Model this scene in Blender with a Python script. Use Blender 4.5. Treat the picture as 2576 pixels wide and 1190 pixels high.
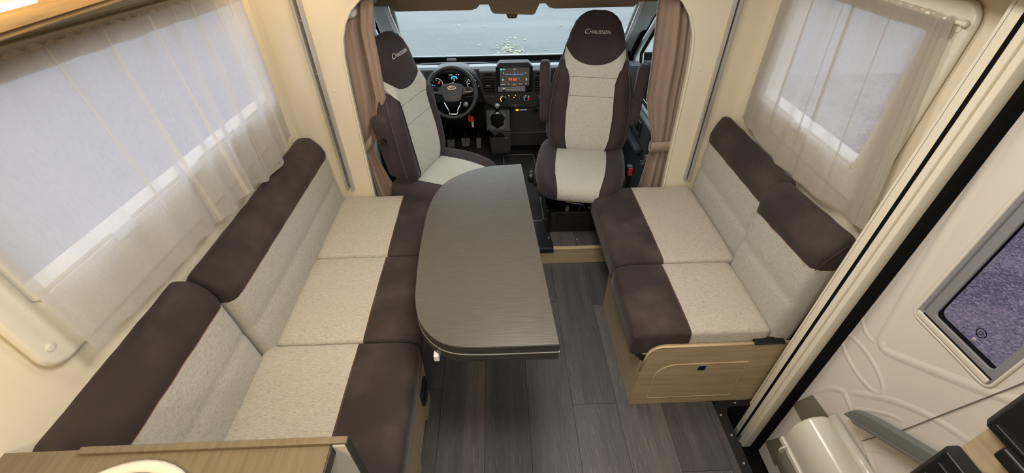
import bpy, bmesh, math, random
from mathutils import Vector, Matrix
random.seed(7)
R = math.radians
S = bpy.context.scene
C = S.collection
for o in list(bpy.data.objects):
    bpy.data.objects.remove(o)

# ------------------------------------------------------------------ camera
F_PX, PITCH, YAW, ROLL = 1084.8, .6921, .029737, .01195
cam = bpy.data.cameras.new('camera')
cam.sensor_width = 36; cam.lens = F_PX / 2576 * 36; cam.clip_start = .02; cam.clip_end = 300
co = bpy.data.objects.new('camera', cam); C.objects.link(co)
fw = Vector((math.sin(YAW)*math.cos(PITCH), math.cos(YAW)*math.cos(PITCH), -math.sin(PITCH)))
rt = Vector((math.cos(YAW), -math.sin(YAW), 0)); dn = fw.cross(rt)
r2 = math.cos(ROLL)*rt + math.sin(ROLL)*dn; d2 = -math.sin(ROLL)*rt + math.cos(ROLL)*dn
co.matrix_world = Matrix(((r2.x, -d2.x, -fw.x, 0), (r2.y, -d2.y, -fw.y, 0), (r2.z, -d2.z, -fw.z, 1.75), (0, 0, 0, 1)))
S.camera = co

# ------------------------------------------------------------------ world, lights, exposure
S.view_settings.view_transform = 'Standard'; S.view_settings.look = 'None'
S.view_settings.gamma = 1; S.view_settings.use_curve_mapping = False
S.view_settings.exposure = 0.08
W = bpy.data.worlds.new('overcast'); S.world = W; W.use_nodes = True
bg = W.node_tree.nodes['Background']
bg.inputs[0].default_value = (.83, .91, 1, 1); bg.inputs[1].default_value = 3.1

def area(name, loc, size, power, col, rot=(0, 0, 0), sy=None, shape='RECTANGLE'):
    l = bpy.data.lights.new(name, 'AREA'); l.shape = shape; l.size = size
    if sy: l.size_y = sy
    l.energy = power; l.color = col
    o = bpy.data.objects.new(name, l); o.location = loc; o.rotation_euler = rot; C.objects.link(o)
    return o
WARM = (1, .70, .36); NEUT = (1, .955, .89)
area('ceiling_lamp_light', (.1, .55, 1.985), .45, 14, NEUT, sy=.3)
area('ceiling_lamp_light', (.1, 1.35, 1.985), .35, 8, NEUT, sy=.3)
area('ceiling_lamp_light', (.1, -.7, 1.985), .5, 12, NEUT, sy=.3)
area('led_strip_light', (-.665, .15, 1.62), .9, 6, WARM, rot=(0, R(-50), R(90)), sy=.03)
area('led_strip_light', (-.70, 1.2, 1.66), .03, 10, WARM, rot=(0, R(40), 0), sy=1.3)

# ------------------------------------------------------------------ materials
def mat(name, col, rough=.5, metal=0, var=None, bump=None, sheen=0, coat=0, emit=None, rnd=False, spec=.5, knots=False):
    m = bpy.data.materials.new(name); m.use_nodes = True
    N, L = m.node_tree.nodes, m.node_tree.links
    b = N['Principled BSDF']
    b.inputs['Base Color'].default_value = (*col, 1)
    b.inputs['Roughness'].default_value = rough; b.inputs['Metallic'].default_value = metal
    b.inputs['Specular IOR Level'].default_value = spec
    if sheen:
        b.inputs['Sheen Weight'].default_value = sheen; b.inputs['Sheen Roughness'].default_value = .4
        b.inputs['Sheen Tint'].default_value = (min(1, col[0]*3+.2), min(1, col[1]*3+.2), min(1, col[2]*3+.2), 1)
    if coat: b.inputs['Coat Weight'].default_value = coat; b.inputs['Coat Roughness'].default_value = .15
    if emit:
        b.inputs['Emission Color'].default_value = (*emit[0], 1); b.inputs['Emission Strength'].default_value = emit[1]
    src = None
    def coords(stretch):
        nonlocal src
        if src is None:
            tc = N.new('ShaderNodeTexCoord'); src = tc.outputs['Object']
            if rnd:
                oi = N.new('ShaderNodeObjectInfo'); va = N.new('ShaderNodeVectorMath'); va.operation = 'MULTIPLY_ADD'
                va.inputs[1].default_value = (37, 53, 11)
                L.new(oi.outputs['Random'], va.inputs[0]); L.new(src, va.inputs[2]); src = va.outputs[0]
        mp = N.new('ShaderNodeMapping'); mp.inputs['Scale'].default_value = stretch
        L.new(src, mp.inputs[0]); return mp.outputs[0]
    last = None
    for v in (var or []):
        c2, sc, st, fac = v[:4]; lo, hi = (v[4], v[5]) if len(v) > 4 else (.4, .6)
        nt = N.new('ShaderNodeTexNoise'); nt.inputs['Scale'].default_value = sc; nt.inputs['Detail'].default_value = 5
        L.new(coords(st), nt.inputs['Vector'])
        mr = N.new('ShaderNodeMapRange'); mr.inputs[1].default_value = lo; mr.inputs[2].default_value = hi
        mr.inputs[4].default_value = fac; L.new(nt.outputs['Fac'], mr.inputs[0])
        mx = N.new('ShaderNodeMix'); mx.data_type = 'RGBA'
        L.new(mr.outputs[0], mx.inputs[0])
        if last is None: mx.inputs[6].default_value = (*col, 1)
        else: L.new(last, mx.inputs[6])
        mx.inputs[7].default_value = (*c2, 1); last = mx.outputs[2]
    if rnd and last is not None:
        oi = N.new('ShaderNodeObjectInfo'); mr = N.new('ShaderNodeMapRange')
        mr.inputs[3].default_value = .72; mr.inputs[4].default_value = 1.25
        L.new(oi.outputs['Random'], mr.inputs[0])
        mm = N.new('ShaderNodeVectorMath'); mm.operation = 'SCALE'
        L.new(last, mm.inputs[0]); L.new(mr.outputs[0], mm.inputs['Scale']); last = mm.outputs[0]
    if last is not None: L.new(last, b.inputs['Base Color'])
    if bump:
        prev = None
        for (sc, st, stretch) in bump:
            nt = N.new('ShaderNodeTexNoise'); nt.inputs['Scale'].default_value = sc; nt.inputs['Detail'].default_value = 3
            L.new(coords(stretch), nt.inputs['Vector'])
            bp = N.new('ShaderNodeBump'); bp.inputs['Strength'].default_value = st; bp.inputs['Distance'].default_value = .004
            L.new(nt.outputs['Fac'], bp.inputs['Height'])
            if prev: L.new(prev, bp.inputs['Normal'])
            prev = bp.outputs[0]
        L.new(prev, b.inputs['Normal'])
    return m

M = {}
M['suede'] = mat('brown_suede', (.040, .030, .0275), .85, var=[((.090, .068, .060), 6, (1, 1, 1), .7, .45, .72), ((.04, .028, .028), 22, (1, 1, 1), .4, .45, .7)],
                 bump=[(260, .12, (1, 1, 1)), (9, .25, (1, 1, 1))], sheen=.35, spec=.15)
M['suede_cab'] = mat('plum_suede', (.045, .035, .038), .85, var=[((.072, .057, .061), 8, (1, 1, 1), .5, .42, .68)], bump=[(260, .1, (1, 1, 1))], sheen=.4, spec=.15)
def weave(name, a, b2, c2, st):
    return mat(name, a, .9, var=[(b2, 420, st, .85, .40, .6), (c2, 260, st, .75, .58, .68)],
               bump=[(420, .7, st)], sheen=.1, spec=.1)
M['weave'] = weave('beige_woven_cloth', (.57, .525, .44), (.44, .405, .335), (.30, .275, .235), (.22, 1.4, 1.2))
M['weave_back'] = weave('beige_woven_cloth_upright', (.51, .49, .435), (.40, .385, .345), (.30, .28, .25), (1.4, .28, 1.2))
M['weave_cab'] = weave('pale_woven_cloth', (.60, .60, .54), (.52, .52, .46), (.33, .30, .25), (1.3, 1.3, .25))
M['thread'] = mat('rust_thread', (.16, .06, .035), .8)
M['thread_grey'] = mat('grey_thread', (.12, .10, .10), .8)
M['table'] = mat('brushed_grey_laminate', (.078, .071, .060), .32, var=[((.100, .092, .077), 160, (.10, 2.2, 1), .8, .35, .65), ((.058, .052, .044), 210, (.10, 2.6, 1), .55, .52, .7)],
                 bump=[(110, .08, (.1, 2, 1))])
M['table_edge'] = mat('dark_laminate_edge', (.030, .030, .026), .42, var=[((.06, .053, .045), 60, (.1, 2, 2), .6)])
M['worktop'] = mat('bronze_brushed_laminate', (.125, .104, .062), .33, var=[((.165, .136, .082), 60, (2.2, .12, 1), .8, .35, .65)])
M['steel'] = mat('satin_aluminium', (.50, .49, .46), .42, .45)
M['oak'] = mat('light_oak_laminate', (.43, .335, .205), .5, var=[((.33, .25, .15), 14, (.35, 3, 6), .7, .4, .65), ((.27, .19, .11), 30, (.18, 3, 7), .45, .58, .75)], bump=[(60, .05, (.3, 3, 3))])
M['oak_y'] = mat('light_oak_laminate_side', (.44, .35, .225), .5, var=[((.34, .265, .165), 14, (3, .35, 5), .7, .4, .65), ((.28, .2, .12), 30, (3, .18, 6), .4, .58, .75)], bump=[(60, .05, (3, .3, 3))])
M['oak_edge'] = mat('pale_oak_edge', (.58, .44, .27), .5, var=[((.48, .36, .22), 30, (.3, 2, 2), .6)])
M['plank'] = mat('grey_oak_vinyl', (.088, .080, .078), .42, rnd=True,
                 var=[((.060, .057, .060), 9, (3.2, .35, 1), .7, .35, .65), ((.125, .107, .095), 5, (4, .22, 1), .55, .5, .7), ((.20, .18, .165), 55, (3.6, .22, 1), .65, .60, .74), ((.035, .033, .035), 48, (4.2, .25, 1), .6, .58, .74)],
                 bump=[(60, .18, (4, .3, 1))])
M['gap'] = mat('dark_joint', (.012, .011, .011), .8)
M['wall'] = mat('cream_wall', (.74, .67, .52), .55, bump=[(180, .05, (1, 1, 1))])
M['ceil'] = mat('white_ceiling', (.70, .67, .6), .7)
M['gloss_white'] = mat('white_plastic', (.68, .65, .56), .3, bump=[(200, .02, (1, 1, 1))])
M['door_in'] = mat('door_moulding', (.71, .67, .60), .38, bump=[(300, .03, (1, 1, 1))])
M['frame_cream'] = mat('cream_lacquered_frame', (.75, .70, .57), .35)
M['black'] = mat('black_plastic', (.008, .008, .009), .40, bump=[(250, .1, (1, 1, 1))])
M['black_gloss'] = mat('gloss_black', (.008, .008, .009), .12)
M['rubber'] = mat('black_rubber', (.006, .006, .006), .95, spec=.08)
M['frame_grey'] = mat('grey_window_profile', (.25, .25, .26), .4)
M['dash'] = mat('charcoal_dash', (.040, .040, .042), .5, bump=[(400, .12, (1, 1, 1))])
M['dash_top'] = mat('dash_top_sky_sheen', (.12, .125, .13), .28, bump=[(400, .08, (1, 1, 1))])  # paler than the dash body: sky reflection partly put into the colour
M['dash_lo'] = mat('dark_lower_dash', (.028, .027, .026), .6, bump=[(400, .1, (1, 1, 1))])
M['chrome'] = mat('chrome', (.75, .75, .76), .15, 1)
M['silver'] = mat('silver_paint', (.33, .33, .35), .35, .5)
M['carpet'] = mat('black_carpet', (.022, .021, .020), .95, bump=[(500, .6, (1, 1, 1))])
M['mat_edge'] = mat('grey_binding', (.16, .15, .14), .8)
M['brown_cloth'] = mat('taupe_curtain_cloth', (.33, .245, .195), .85, var=[((.28, .205, .165), 300, (1, 1, .3), .5)], bump=[(400, .15, (1, 1, 1))], sheen=.3, spec=.15)
M['headliner'] = mat('taupe_headliner', (.26, .21, .15), .85, bump=[(300, .1, (1, 1, 1))])
M['pillar'] = mat('pale_pillar_plastic', (.66, .70, .67), .5)
M['pelmet'] = mat('grey_cream_pelmet', (.52, .48, .40), .45)
M['wood_front'] = mat('bronze_front_led_glow', (.40, .24, .09), .4, var=[((.24, .16, .08), 50, (2, .15, 2), .6)])  # wood colour pushed to orange to carry the strip light's glow
M['asphalt'] = mat('asphalt', (.18, .184, .187), .9, var=[((.215, .22, .223), .35, (1, 1, 1), .7, .35, .65), ((.13, .133, .138), .9, (.3, 1, 1), .5, .5, .75), ((.24, .24, .24), 9, (1, 1, 1), .4, .55, .7)], bump=[(40, .4, (1, 1, 1))])
M['gravel'] = mat('reddish_gravel', (.15, .125, .135), .95, var=[((.075, .072, .085), 2.6, (1, 1, 1), .9, .47, .54), ((.30, .25, .26), 60, (1, 1, 1), .8, .5, .62), ((.04, .035, .04), 45, (1, 1, 1), .8, .56, .66)], bump=[(90, .8, (1, 1, 1))])
M['leaf'] = mat('dry_leaf', (.42, .39, .29), .8, rnd=False)
M['body_white'] = mat('white_bodywork', (.8, .82, .84), .25)
M['red'] = mat('red_plastic', (.55, .03, .015), .4)
M['ivory'] = mat('ivory_bin_plastic', (.60, .58, .50), .25, coat=.5)
M['olive'] = mat('olive_panel_plastic', (.20, .185, .135), .5)
M['greyhandle'] = mat('grey_handle_plastic', (.17, .175, .165), .5)
M['lamp'] = mat('lamp_glow', (1, .9, .7), .5, emit=((1, .85, .6), 9))
M['led'] = mat('led_glow', (1, .9, .7), .5, emit=((1, .82, .5), 7))
M['screen'] = mat('radio_screen', (.03, .028, .025), .12, emit=((.25, .22, .17), .18))
def em(name, col, s=1.0): M[name] = mat(name, (.02, .02, .02), .5, emit=(col, s))
em('e_orange', (1, .16, .03), 1.0); em('e_white', (.9, .95, 1), .8); em('e_blue', (.15, .35, .9), .8); em('e_cyan', (.05, .6, .9), 1.0)
M['badge_blue'] = mat('badge_blue', (.015, .03, .09), .3)
em('e_red', (1, .04, .05), 1.0); em('e_amber', (1, .5, .03), 1.6)
M['white_text'] = mat('silver_embroidery', (.62, .60, .58), .6)

def glass(name, tint, gloss=.06):
    m = bpy.data.materials.new(name); m.use_nodes = True
    N, L = m.node_tree.nodes, m.node_tree.links; N.clear()
    o = N.new('ShaderNodeOutputMaterial'); mx = N.new('ShaderNodeMixShader'); t = N.new('ShaderNodeBsdfTransparent'); g = N.new('ShaderNodeBsdfGlossy')
    t.inputs[0].default_value = (*tint, 1); g.inputs['Roughness'].default_value = .03
    lw_ = N.new('ShaderNodeLayerWeight'); lw_.inputs[0].default_value = .5
    pw = N.new('ShaderNodeMath'); pw.operation = 'POWER'; pw.inputs[1].default_value = 5; L.new(lw_.outputs['Facing'], pw.inputs[0])
    ma = N.new('ShaderNodeMath'); ma.operation = 'MULTIPLY_ADD'; ma.inputs[1].default_value = .5; ma.inputs[2].default_value = gloss*.5; L.new(pw.outputs[0], ma.inputs[0])
    L.new(ma.outputs[0], mx.inputs[0]); L.new(t.outputs[0], mx.inputs[1]); L.new(g.outputs[0], mx.inputs[2]); L.new(mx.outputs[0], o.inputs[0])
    return m
M['glass'] = glass('clear_glass', (.93, .97, .96))
M['acrylic'] = glass('acrylic_glass', (.82, .82, .86))
M['tinted'] = glass('tinted_glass', (.60, .56, .62))

def sheer(name, col, see):
    m = bpy.data.materials.new(name); m.use_nodes = True
    N, L = m.node_tree.nodes, m.node_tree.links; N.clear()
    o = N.new('ShaderNodeOutputMaterial'); t = N.new('ShaderNodeBsdfTransparent'); d = N.new('ShaderNodeBsdfDiffuse'); tr = N.new('ShaderNodeBsdfTranslucent')
    d.inputs[0].default_value = (*col, 1); tr.inputs[0].default_value = (*col, 1)
    a = N.new('ShaderNodeMixShader'); a.inputs[0].default_value = .5; L.new(d.outputs[0], a.inputs[1]); L.new(tr.outputs[0], a.inputs[2])
    tc = N.new('ShaderNodeTexCoord'); mp = N.new('ShaderNodeMapping'); mp.inputs['Scale'].default_value = (1, 1, .35)
    nz = N.new('ShaderNodeTexNoise'); nz.inputs['Scale'].default_value = 160; nz.inputs['Detail'].default_value = 4
    L.new(tc.outputs['Object'], mp.inputs[0]); L.new(mp.outputs[0], nz.inputs['Vector'])
    mr = N.new('ShaderNodeMapRange'); mr.inputs[1].default_value = .3; mr.inputs[2].default_value = .7
    mr.inputs[3].default_value = 1 - see - .04; mr.inputs[4].default_value = 1 - see + .04; L.new(nz.outputs['Fac'], mr.inputs[0])
    lw_ = N.new('ShaderNodeLayerWeight'); lw_.inputs[0].default_value = .5
    pw = N.new('ShaderNodeMath'); pw.operation = 'POWER'; pw.inputs[1].default_value = 2.2; L.new(lw_.outputs['Facing'], pw.inputs[0])
    ad = N.new('ShaderNodeMath'); ad.operation = 'MULTIPLY_ADD'; ad.inputs[1].default_value = .75; ad.use_clamp = True
    L.new(pw.outputs[0], ad.inputs[0]); L.new(mr.outputs[0], ad.inputs[2])
    x = N.new('ShaderNodeMixShader'); L.new(ad.outputs[0], x.inputs[0]); L.new(t.outputs[0], x.inputs[1]); L.new(a.outputs[0], x.inputs[2]); L.new(x.outputs[0], o.inputs[0])
    return m
M['sheer'] = sheer('sheer_voile', (.66, .63, .60), .42)
M['pleat'] = sheer('voile_pleat_lightened', (.84, .79, .70), .42)  # same voile as the curtain, lightened to paint the bright folds
M['sheer_r'] = sheer('sheer_voile_beige', (.60, .56, .50), .42)

# ------------------------------------------------------------------ object helpers
def wloc(o):
    v = Vector((0, 0, 0))
    while o is not None:
        v += o.location; o = o.parent
    return v
def link_mesh(name, me, m, parent=None, local=False, kind=None, smooth=False):
    o = bpy.data.objects.new(name, me); C.objects.link(o)
    if parent is not None:
        if not local: me.transform(Matrix.Translation(-wloc(parent)))
        o.parent = parent
    if m is not None and len(me.materials) == 0: me.materials.append(M[m] if isinstance(m, str) else m)
    if smooth:
        for p in me.polygons: p.use_smooth = True
    if kind: o['kind'] = kind
    return o
class MB:
    def __init__(s): s.v = []; s.f = []
    def add(s, vs, fs):
        n = len(s.v); s.v += [tuple(v) for v in vs]; s.f += [tuple(i+n for i in f) for f in fs]; return s
    def box(s, x0, x1, y0, y1, z0, z1):
        vs = [(x, y, z) for x in (x0, x1) for y in (y0, y1) for z in (z0, z1)]
        return s.add(vs, [(0, 1, 3, 2), (4, 6, 7, 5), (0, 4, 5, 1), (2, 3, 7, 6), (0, 2, 6, 4), (1, 5, 7, 3)])
    def prism(s, pts, axis, a, b):   # 2D outline extruded along axis
        def mk(p, t):
            return {0: (t, p[0], p[1]), 1: (p[0], t, p[1]), 2: (p[0], p[1], t)}[axis]
        n = len(pts)
        vs = [mk(p, a) for p in pts] + [mk(p, b) for p in pts]
        fs = [tuple(range(n-1, -1, -1)), tuple(range(n, 2*n))] + [(i, (i+1) % n, n+(i+1) % n, n+i) for i in range(n)]
        return s.add(vs, fs)
    def tube(s, path, r, n=8, cap=True, closed=False):
        P = [Vector(p) for p in path]; k = len(P)
        rr = r if isinstance(r, (list, tuple)) else [r]*k
        ref = None; rings = []
        for i in range(k):
            if closed: t = P[(i+1) % k] - P[(i-1) % k]
            else: t = P[min(i+1, k-1)] - P[max(i-1, 0)]
            t.normalize()
            if ref is None:
                ref = Vector((0, 0, 1)) if abs(t.z) < .9 else Vector((1, 0, 0))
            u = (ref - t*ref.dot(t)).normalized(); w = t.cross(u); ref = u
            rings.append([P[i] + rr[i]*(math.cos(2*math.pi*j/n)*u + math.sin(2*math.pi*j/n)*w) for j in range(n)])
        vs = [v for rg in rings for v in rg]; fs = []
        for i in range(k if closed else k-1):
            a = i*n; b = ((i+1) % k)*n
            for j in range(n): fs.append((a+j, a+(j+1) % n, b+(j+1) % n, b+j))
        if cap and not closed: fs += [tuple(range(n-1, -1, -1)), tuple(range((k-1)*n, k*n))]
        return s.add(vs, fs)
    def lathe(s, prof, c=(0, 0, 0), n=24, axis=2):
        vs = []; 
        for r, h in prof:
            for j in range(n):
                a = 2*math.pi*j/n; x, y = r*math.cos(a), r*math.sin(a)
                p = {2: (x, y, h), 1: (x, h, y), 0: (h, x, y)}[axis]
                vs.append((p[0]+c[0], p[1]+c[1], p[2]+c[2]))
        fs = [(i*n+j, i*n+(j+1) % n, (i+1)*n+(j+1) % n, (i+1)*n+j) for i in range(len(prof)-1) for j in range(n)]
        fs += [tuple(range(n)), tuple(range((len(prof)-1)*n, len(prof)*n))]
        return s.add(vs, fs)
    def grid(s, fn, nu, nv, cu=False):
        vs = [fn(i/nu, j/nv) for j in range(nv+1) for i in range(nu if cu else nu+1)]
        w = nu if cu else nu+1
        fs = [(j*w+i, j*w+(i+1) % w, (j+1)*w+(i+1) % w, (j+1)*w+i) for j in range(nv) for i in range(nu)]
        return s.add(vs, fs)
    def xf(s, mx): s.v = [tuple(mx @ Vector(v)) for v in s.v]; return s
    def build(s, name, m, parent=None, local=False, kind=None, smooth=False, bevel=0, seg=2, solid=0, sub=0, fix=True):
        me = bpy.data.meshes.new(name); me.from_pydata(s.v, [], s.f); me.update()
        if fix:
            bm = bmesh.new(); bm.from_mesh(me); bmesh.ops.recalc_face_normals(bm, faces=bm.faces); bm.to_mesh(me); bm.free()
        o = link_mesh(name, me, m, parent, local, kind, smooth)
        if bevel:
            b = o.modifiers.new('bevel', 'BEVEL'); b.width = bevel; b.segments = seg; b.limit_method = 'ANGLE'; b.angle_limit = R(35)
            for p in me.polygons: p.use_smooth = True
            wn = o.modifiers.new('wn', 'WEIGHTED_NORMAL')
        if solid:
            b = o.modifiers.new('solid', 'SOLIDIFY'); b.thickness = solid; b.offset = 0
        if sub:
            b = o.modifiers.new('sub', 'SUBSURF'); b.levels = sub; b.render_levels = sub
        return o
def thing(name, label, cat, loc=(0, 0, 0), rz=0, group=None):
    o = bpy.data.objects.new(name, None); C.objects.link(o); o.empty_display_size = .1
    o.location = loc; o.rotation_euler = (0, 0, rz); return tag(o, label, cat, group)
def tag(o, label, cat, group=None):
    o['label'] = label; o['category'] = cat
    if group: o['group'] = group
    return o
def lab(o, t): o['label'] = t; return o
def arc(cx, cy, r, a0, a1, n=8):
    return [(cx+r*math.cos(R(a0+(a1-a0)*i/n)), cy+r*math.sin(R(a0+(a1-a0)*i/n))) for i in range(n+1)]
def rrect(x0, x1, y0, y1, r, n=5):
    return arc(x1-r, y1-r, r, 0, 90, n)+arc(x0+r, y1-r, r, 90, 180, n)+arc(x0+r, y0+r, r, 180, 270, n)+arc(x1-r, y0+r, r, 270, 360, n)
def ring2(outer, inner, axis, a, b):
    """frame: two outlines with the same point count, extruded"""
    n = len(outer); m = MB()
    def mk(p, t): return {0: (t, p[0], p[1]), 1: (p[0], t, p[1]), 2: (p[0], p[1], t)}[axis]
    vs = [mk(p, a) for p in outer]+[mk(p, a) for p in inner]+[mk(p, b) for p in outer]+[mk(p, b) for p in inner]
    fs = []
    for i in range(n):
        j = (i+1) % n
        fs += [(i, j, n+j, n+i), (2*n+i, 3*n+i, 3*n+j, 2*n+j), (i, 2*n+i, 2*n+j, j), (n+i, n+j, 3*n+j, 3*n+i)]
    m.add(vs, fs); return m
def text_obj(txt, size, mname, parent, fn, name='lettering', extrude=.0006, shear=0, spacing=1.0):
    cu = bpy.data.curves.new(name, 'FONT'); cu.body = txt; cu.size = size; cu.align_x = 'CENTER'; cu.align_y = 'CENTER'
    cu.extrude = extrude; cu.shear = shear; cu.space_character = spacing; cu.resolution_u = 3
    to = bpy.data.objects.new('tmp', cu); C.objects.link(to)
    dg = bpy.context.evaluated_depsgraph_get(); me = bpy.data.meshes.new_from_object(to.evaluated_get(dg))
    bpy.data.objects.remove(to)
    for v in me.vertices: v.co = fn(v.co.x, v.co.y, v.co.z)
    me.materials.clear(); me.name = name
    return link_mesh(name, me, mname, parent, local=True)

# rounded soft box with optional split into two cloths; returns dict key -> MB
def softbox(x0, x1, y0, y1, z0, z1, rx, ry, rz, cuts=(), key=None, deform=None, step=.045):
    c = Vector(((x0+x1)/2, (y0+y1)/2, (z0+z1)/2)); h = ((x1-x0)/2, (y1-y0)/2, (z1-z0)/2); rr = (rx, ry, rz)
    axes = []
    for k in range(3):
        r = rr[k]; H = h[k]; e = [0, .12, .3, .55, 1]
        pts = [-H+r*t for t in e]; n = max(1, int((2*H-2*r)/step))
        pts += [-H+r+(2*H-2*r)*i/n for i in range(1, n)]; pts += [H-r*t for t in reversed(e)]
        if k == 0:
            for q in cuts:
                q -= c.x
                if -H < q < H:
                    pts = [p for p in pts if abs(p-q) > .006 or abs(p) == H]+[q]
        pts = sorted(pts); o = [pts[0]]
        for p in pts[1:]:
            if p-o[-1] > 1e-5: o.append(p)
        axes.append(o)
    out = {}
    def put(fc, quad):
        k = key(Vector(fc)+c) if key else 0
        mb, idx = out.setdefault(k, (MB(), {})); f = []
        for p in quad:
            kk = tuple(round(a, 6) for a in p)
            if kk not in idx:
                q = Vector([max(-(h[i]-rr[i]), min(h[i]-rr[i], p[i])) for i in range(3)])
                d = Vector([(p[i]-q[i])/rr[i] for i in range(3)])
                if d.length > 1e-9:
                    # cube to sphere
                    mxc = max(abs(t) for t in d); d = d*(mxc/d.length)
                w = c+q+Vector([d[i]*rr[i] for i in range(3)])
                if deform: w = deform(w)
                idx[kk] = len(mb.v); mb.v.append(tuple(w))
            f.append(idx[kk])
        mb.f.append(tuple(f))
    for k in range(3):
        a, b = [i for i in range(3) if i != k]
        for sgn in (-1, 1):
            for i in range(len(axes[a])-1):
                for j in range(len(axes[b])-1):
                    q = []
                    for (u, v) in ((i, j), (i+1, j), (i+1, j+1), (i, j+1)):
                        p = [0, 0, 0]; p[a] = axes[a][u]; p[b] = axes[b][v]; p[k] = sgn*h[k]; q.append(tuple(p))
                    if (sgn > 0) == (k == 1): q.reverse()
                    put([sum(t[m_] for t in q)/4 for m_ in range(3)], q)
    return {k: v[0] for k, v in out.items()}
def noise1(*a):
    return math.sin(a[0]*12.9+a[1]*7.3)*.5+math.sin(a[0]*5.1-a[1]*9.7+1.3)*.5

def tree(o):
    yield o
    for c in o.children: yield from tree(c)
def slope(o, k, z0=-9, zr=1e-6):
    done = set()
    for q in tree(o):
        if q.type == 'MESH' and q.data.name not in done:
            done.add(q.data.name); w = wloc(q)
            for v in q.data.vertices:
                f = min(1, max(0, (v.co.z+w.z-z0)/zr)); v.co.z += k*(1.85-(v.co.y+w.y))*f

# ================================================================== THE SETTING
ST = 'structure'
# ---- outside ground
MB().grid(lambda u, v: (-30+60*u, -20+60*v, -.62), 24, 24).build('ground', 'asphalt', kind=ST, fix=False)
g = MB().grid(lambda u, v: (1.32+6*u, -2.5+9*v, -.61+.006*noise1(u*9, v*9)), 30, 30).build('ground', 'gravel', kind=ST, fix=False)
# ---- floor and its planks
fl = MB().box(-1.0, .885, -1.5, 1.85, -.04, -.005).box(.885, 1.15, .951, 1.85, -.04, -.005).build('floor', 'gap', kind=ST)
xs = [-1.05+.001, -.859, -.668, -.477, -.286, -.096, .090, .281, .472, .663, .854, 1.045, 1.15]
joints = [[.2, 1.4], [.9], [.3, 1.52], [1.06, -.15], [.45, 1.68], [-.2, 1.25], [.15, 1.55], [.96, -.3], [1.521, .25], [.67], [.96], [.96]]
for i in range(len(xs)-1):
    a, b = xs[i], xs[i+1]
    ys = [-1.5]+sorted(joints[i])+[1.849]
    for j in range(len(ys)-1):
        y0, y1 = ys[j], ys[j+1]
        aa, bb = a+.0007, b-.0007
        if y0 < .95 and b > .885:
            if aa > .885: continue
            if y1 > .951:
                MB().box(aa, bb, .952, y1, -.005, 0).build('floor_plank', 'plank', fl)
                y1 = .951
            bb = .885
        MB().box(aa, bb, y0+.0008, y1-.0008, -.005, 0).build('floor_plank', 'plank', fl)
# ---- cab floor and step
cf = MB().box(-.95, 1.18, 1.868, 3.6, -.02, .105).build('cab_floor', 'carpet', kind=ST)
st = MB().box(-.98, 1.15, 1.850, 1.868, 0, .107).build('trim_1', 'oak', kind=ST)
MB().box(-.98, 1.15, 1.846, 1.87, .107, .116).build('edge_strip', 'oak_edge', st, bevel=.002)
for x in (.262, .52, -.1):
    MB().lathe([(.004, 0), (.004, -.003), (.001, -.004)], (x, 1.850, .055), 10, 1).build('screw', 'steel', st)
# planks on the raised part
for a, b in ((-.3, -.1), (-.1, .09), (.285, .43), (.43, .62), (.62, .81), (.81, 1.0)):
    MB().box(a+.001, b-.001, 1.869, 2.06, .105, .113).build('floor_plank', 'plank', cf)
MB().lathe([(.005, 0), (.004, .003)], (.44, 1.93, .113), 10).build('screw', 'steel', cf)
# dark plastic sill cover in the gangway
sl = tag(MB().prism([(-.1, 1.842), (.292, 1.842), (.292, 1.90), (.278, 1.955), (.272, 2.10), (-.1, 2.10)], 2, .113, .128).build('gangway_cover', 'black', bevel=.004),
         'black moulded plastic cover over the step edge in the gangway, beside the seat pedestal', 'step cover')
MB().box(-.1, .292, 1.838, 1.844, .095, .125).build('front_lip', 'black', sl, bevel=.002)
MB().lathe([(.016, .128), (.016, .130), (.012, .131)], (.272, 1.93, 0), 14).build('screw_boss', 'black', sl)
MB().lathe([(.005, .131), (.004, .133)], (.272, 1.93, 0), 10).build('screw', 'steel', sl)
# ---- step well at the entrance
tw = ring2(rrect(.885, 1.3, -.6, .948, .035), rrect(.925, 1.3, -.56, .925, .045), 2, -.002, .004).build('trim_2', 'black', kind=ST, bevel=.001)
for x, y in ((.897, .885), (.906, .80), (.906, .69), (.906, .58), (.98, .937)):
    MB().lathe([(.0045, .004), (.0035, .0065)], (x, y, 0), 10).build('screw', 'steel', tw)
w = MB().box(.9, .925, -.6, .948, -.26, -.004).box(.885, 1.15, .925, .951, -.26, -.004).box(.9, 1.3, -.6, .95, -.28, -.245)
w.build('trim_3', 'rubber', kind=ST)
MB().box(1.045, 1.052, -.5, .83, -.2451, -.24).build('trim_11', 'dash', kind=ST)

# ---- living-area walls and ceiling
def wall_hole(name, x0, x1, Y0, Y1, Z0, Z1, hy0, hy1, hz0, hz1, m='wall'):
    return MB().box(x0, x1, Y0, hy0, Z0, Z1).box(x0, x1, hy1, Y1, Z0, Z1).box(x0, x1, hy0, hy1, Z0, hz0).box(x0, x1, hy0, hy1, hz1, Z1).build(name, m, kind=ST)
wall_hole('wall_left', -1.03, -.98, -1.5, 1.97, -.05, 2.05, .62, 1.83, 1.00, 1.468)
wall_hole('wall_right', 1.15, 1.20, .94, 1.97, -.26, 2.05, 1.17, 1.76, 1.03, 1.45)
MB().box(1.15, 1.2, -1.5, -.35, -.26, 2.05).box(1.15, 1.2, -.35, .94, 1.78, 2.05).build('wall_right', 'wall', kind=ST)
MB().box(-1.03, 1.2, -1.55, -1.5, -.05, 2.05).build('wall_back', 'wall', kind=ST)
MB().box(-1.03, 1.2, -1.55, 2.0, 2.05, 2.09).build('ceiling', 'ceil', kind=ST)
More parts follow.
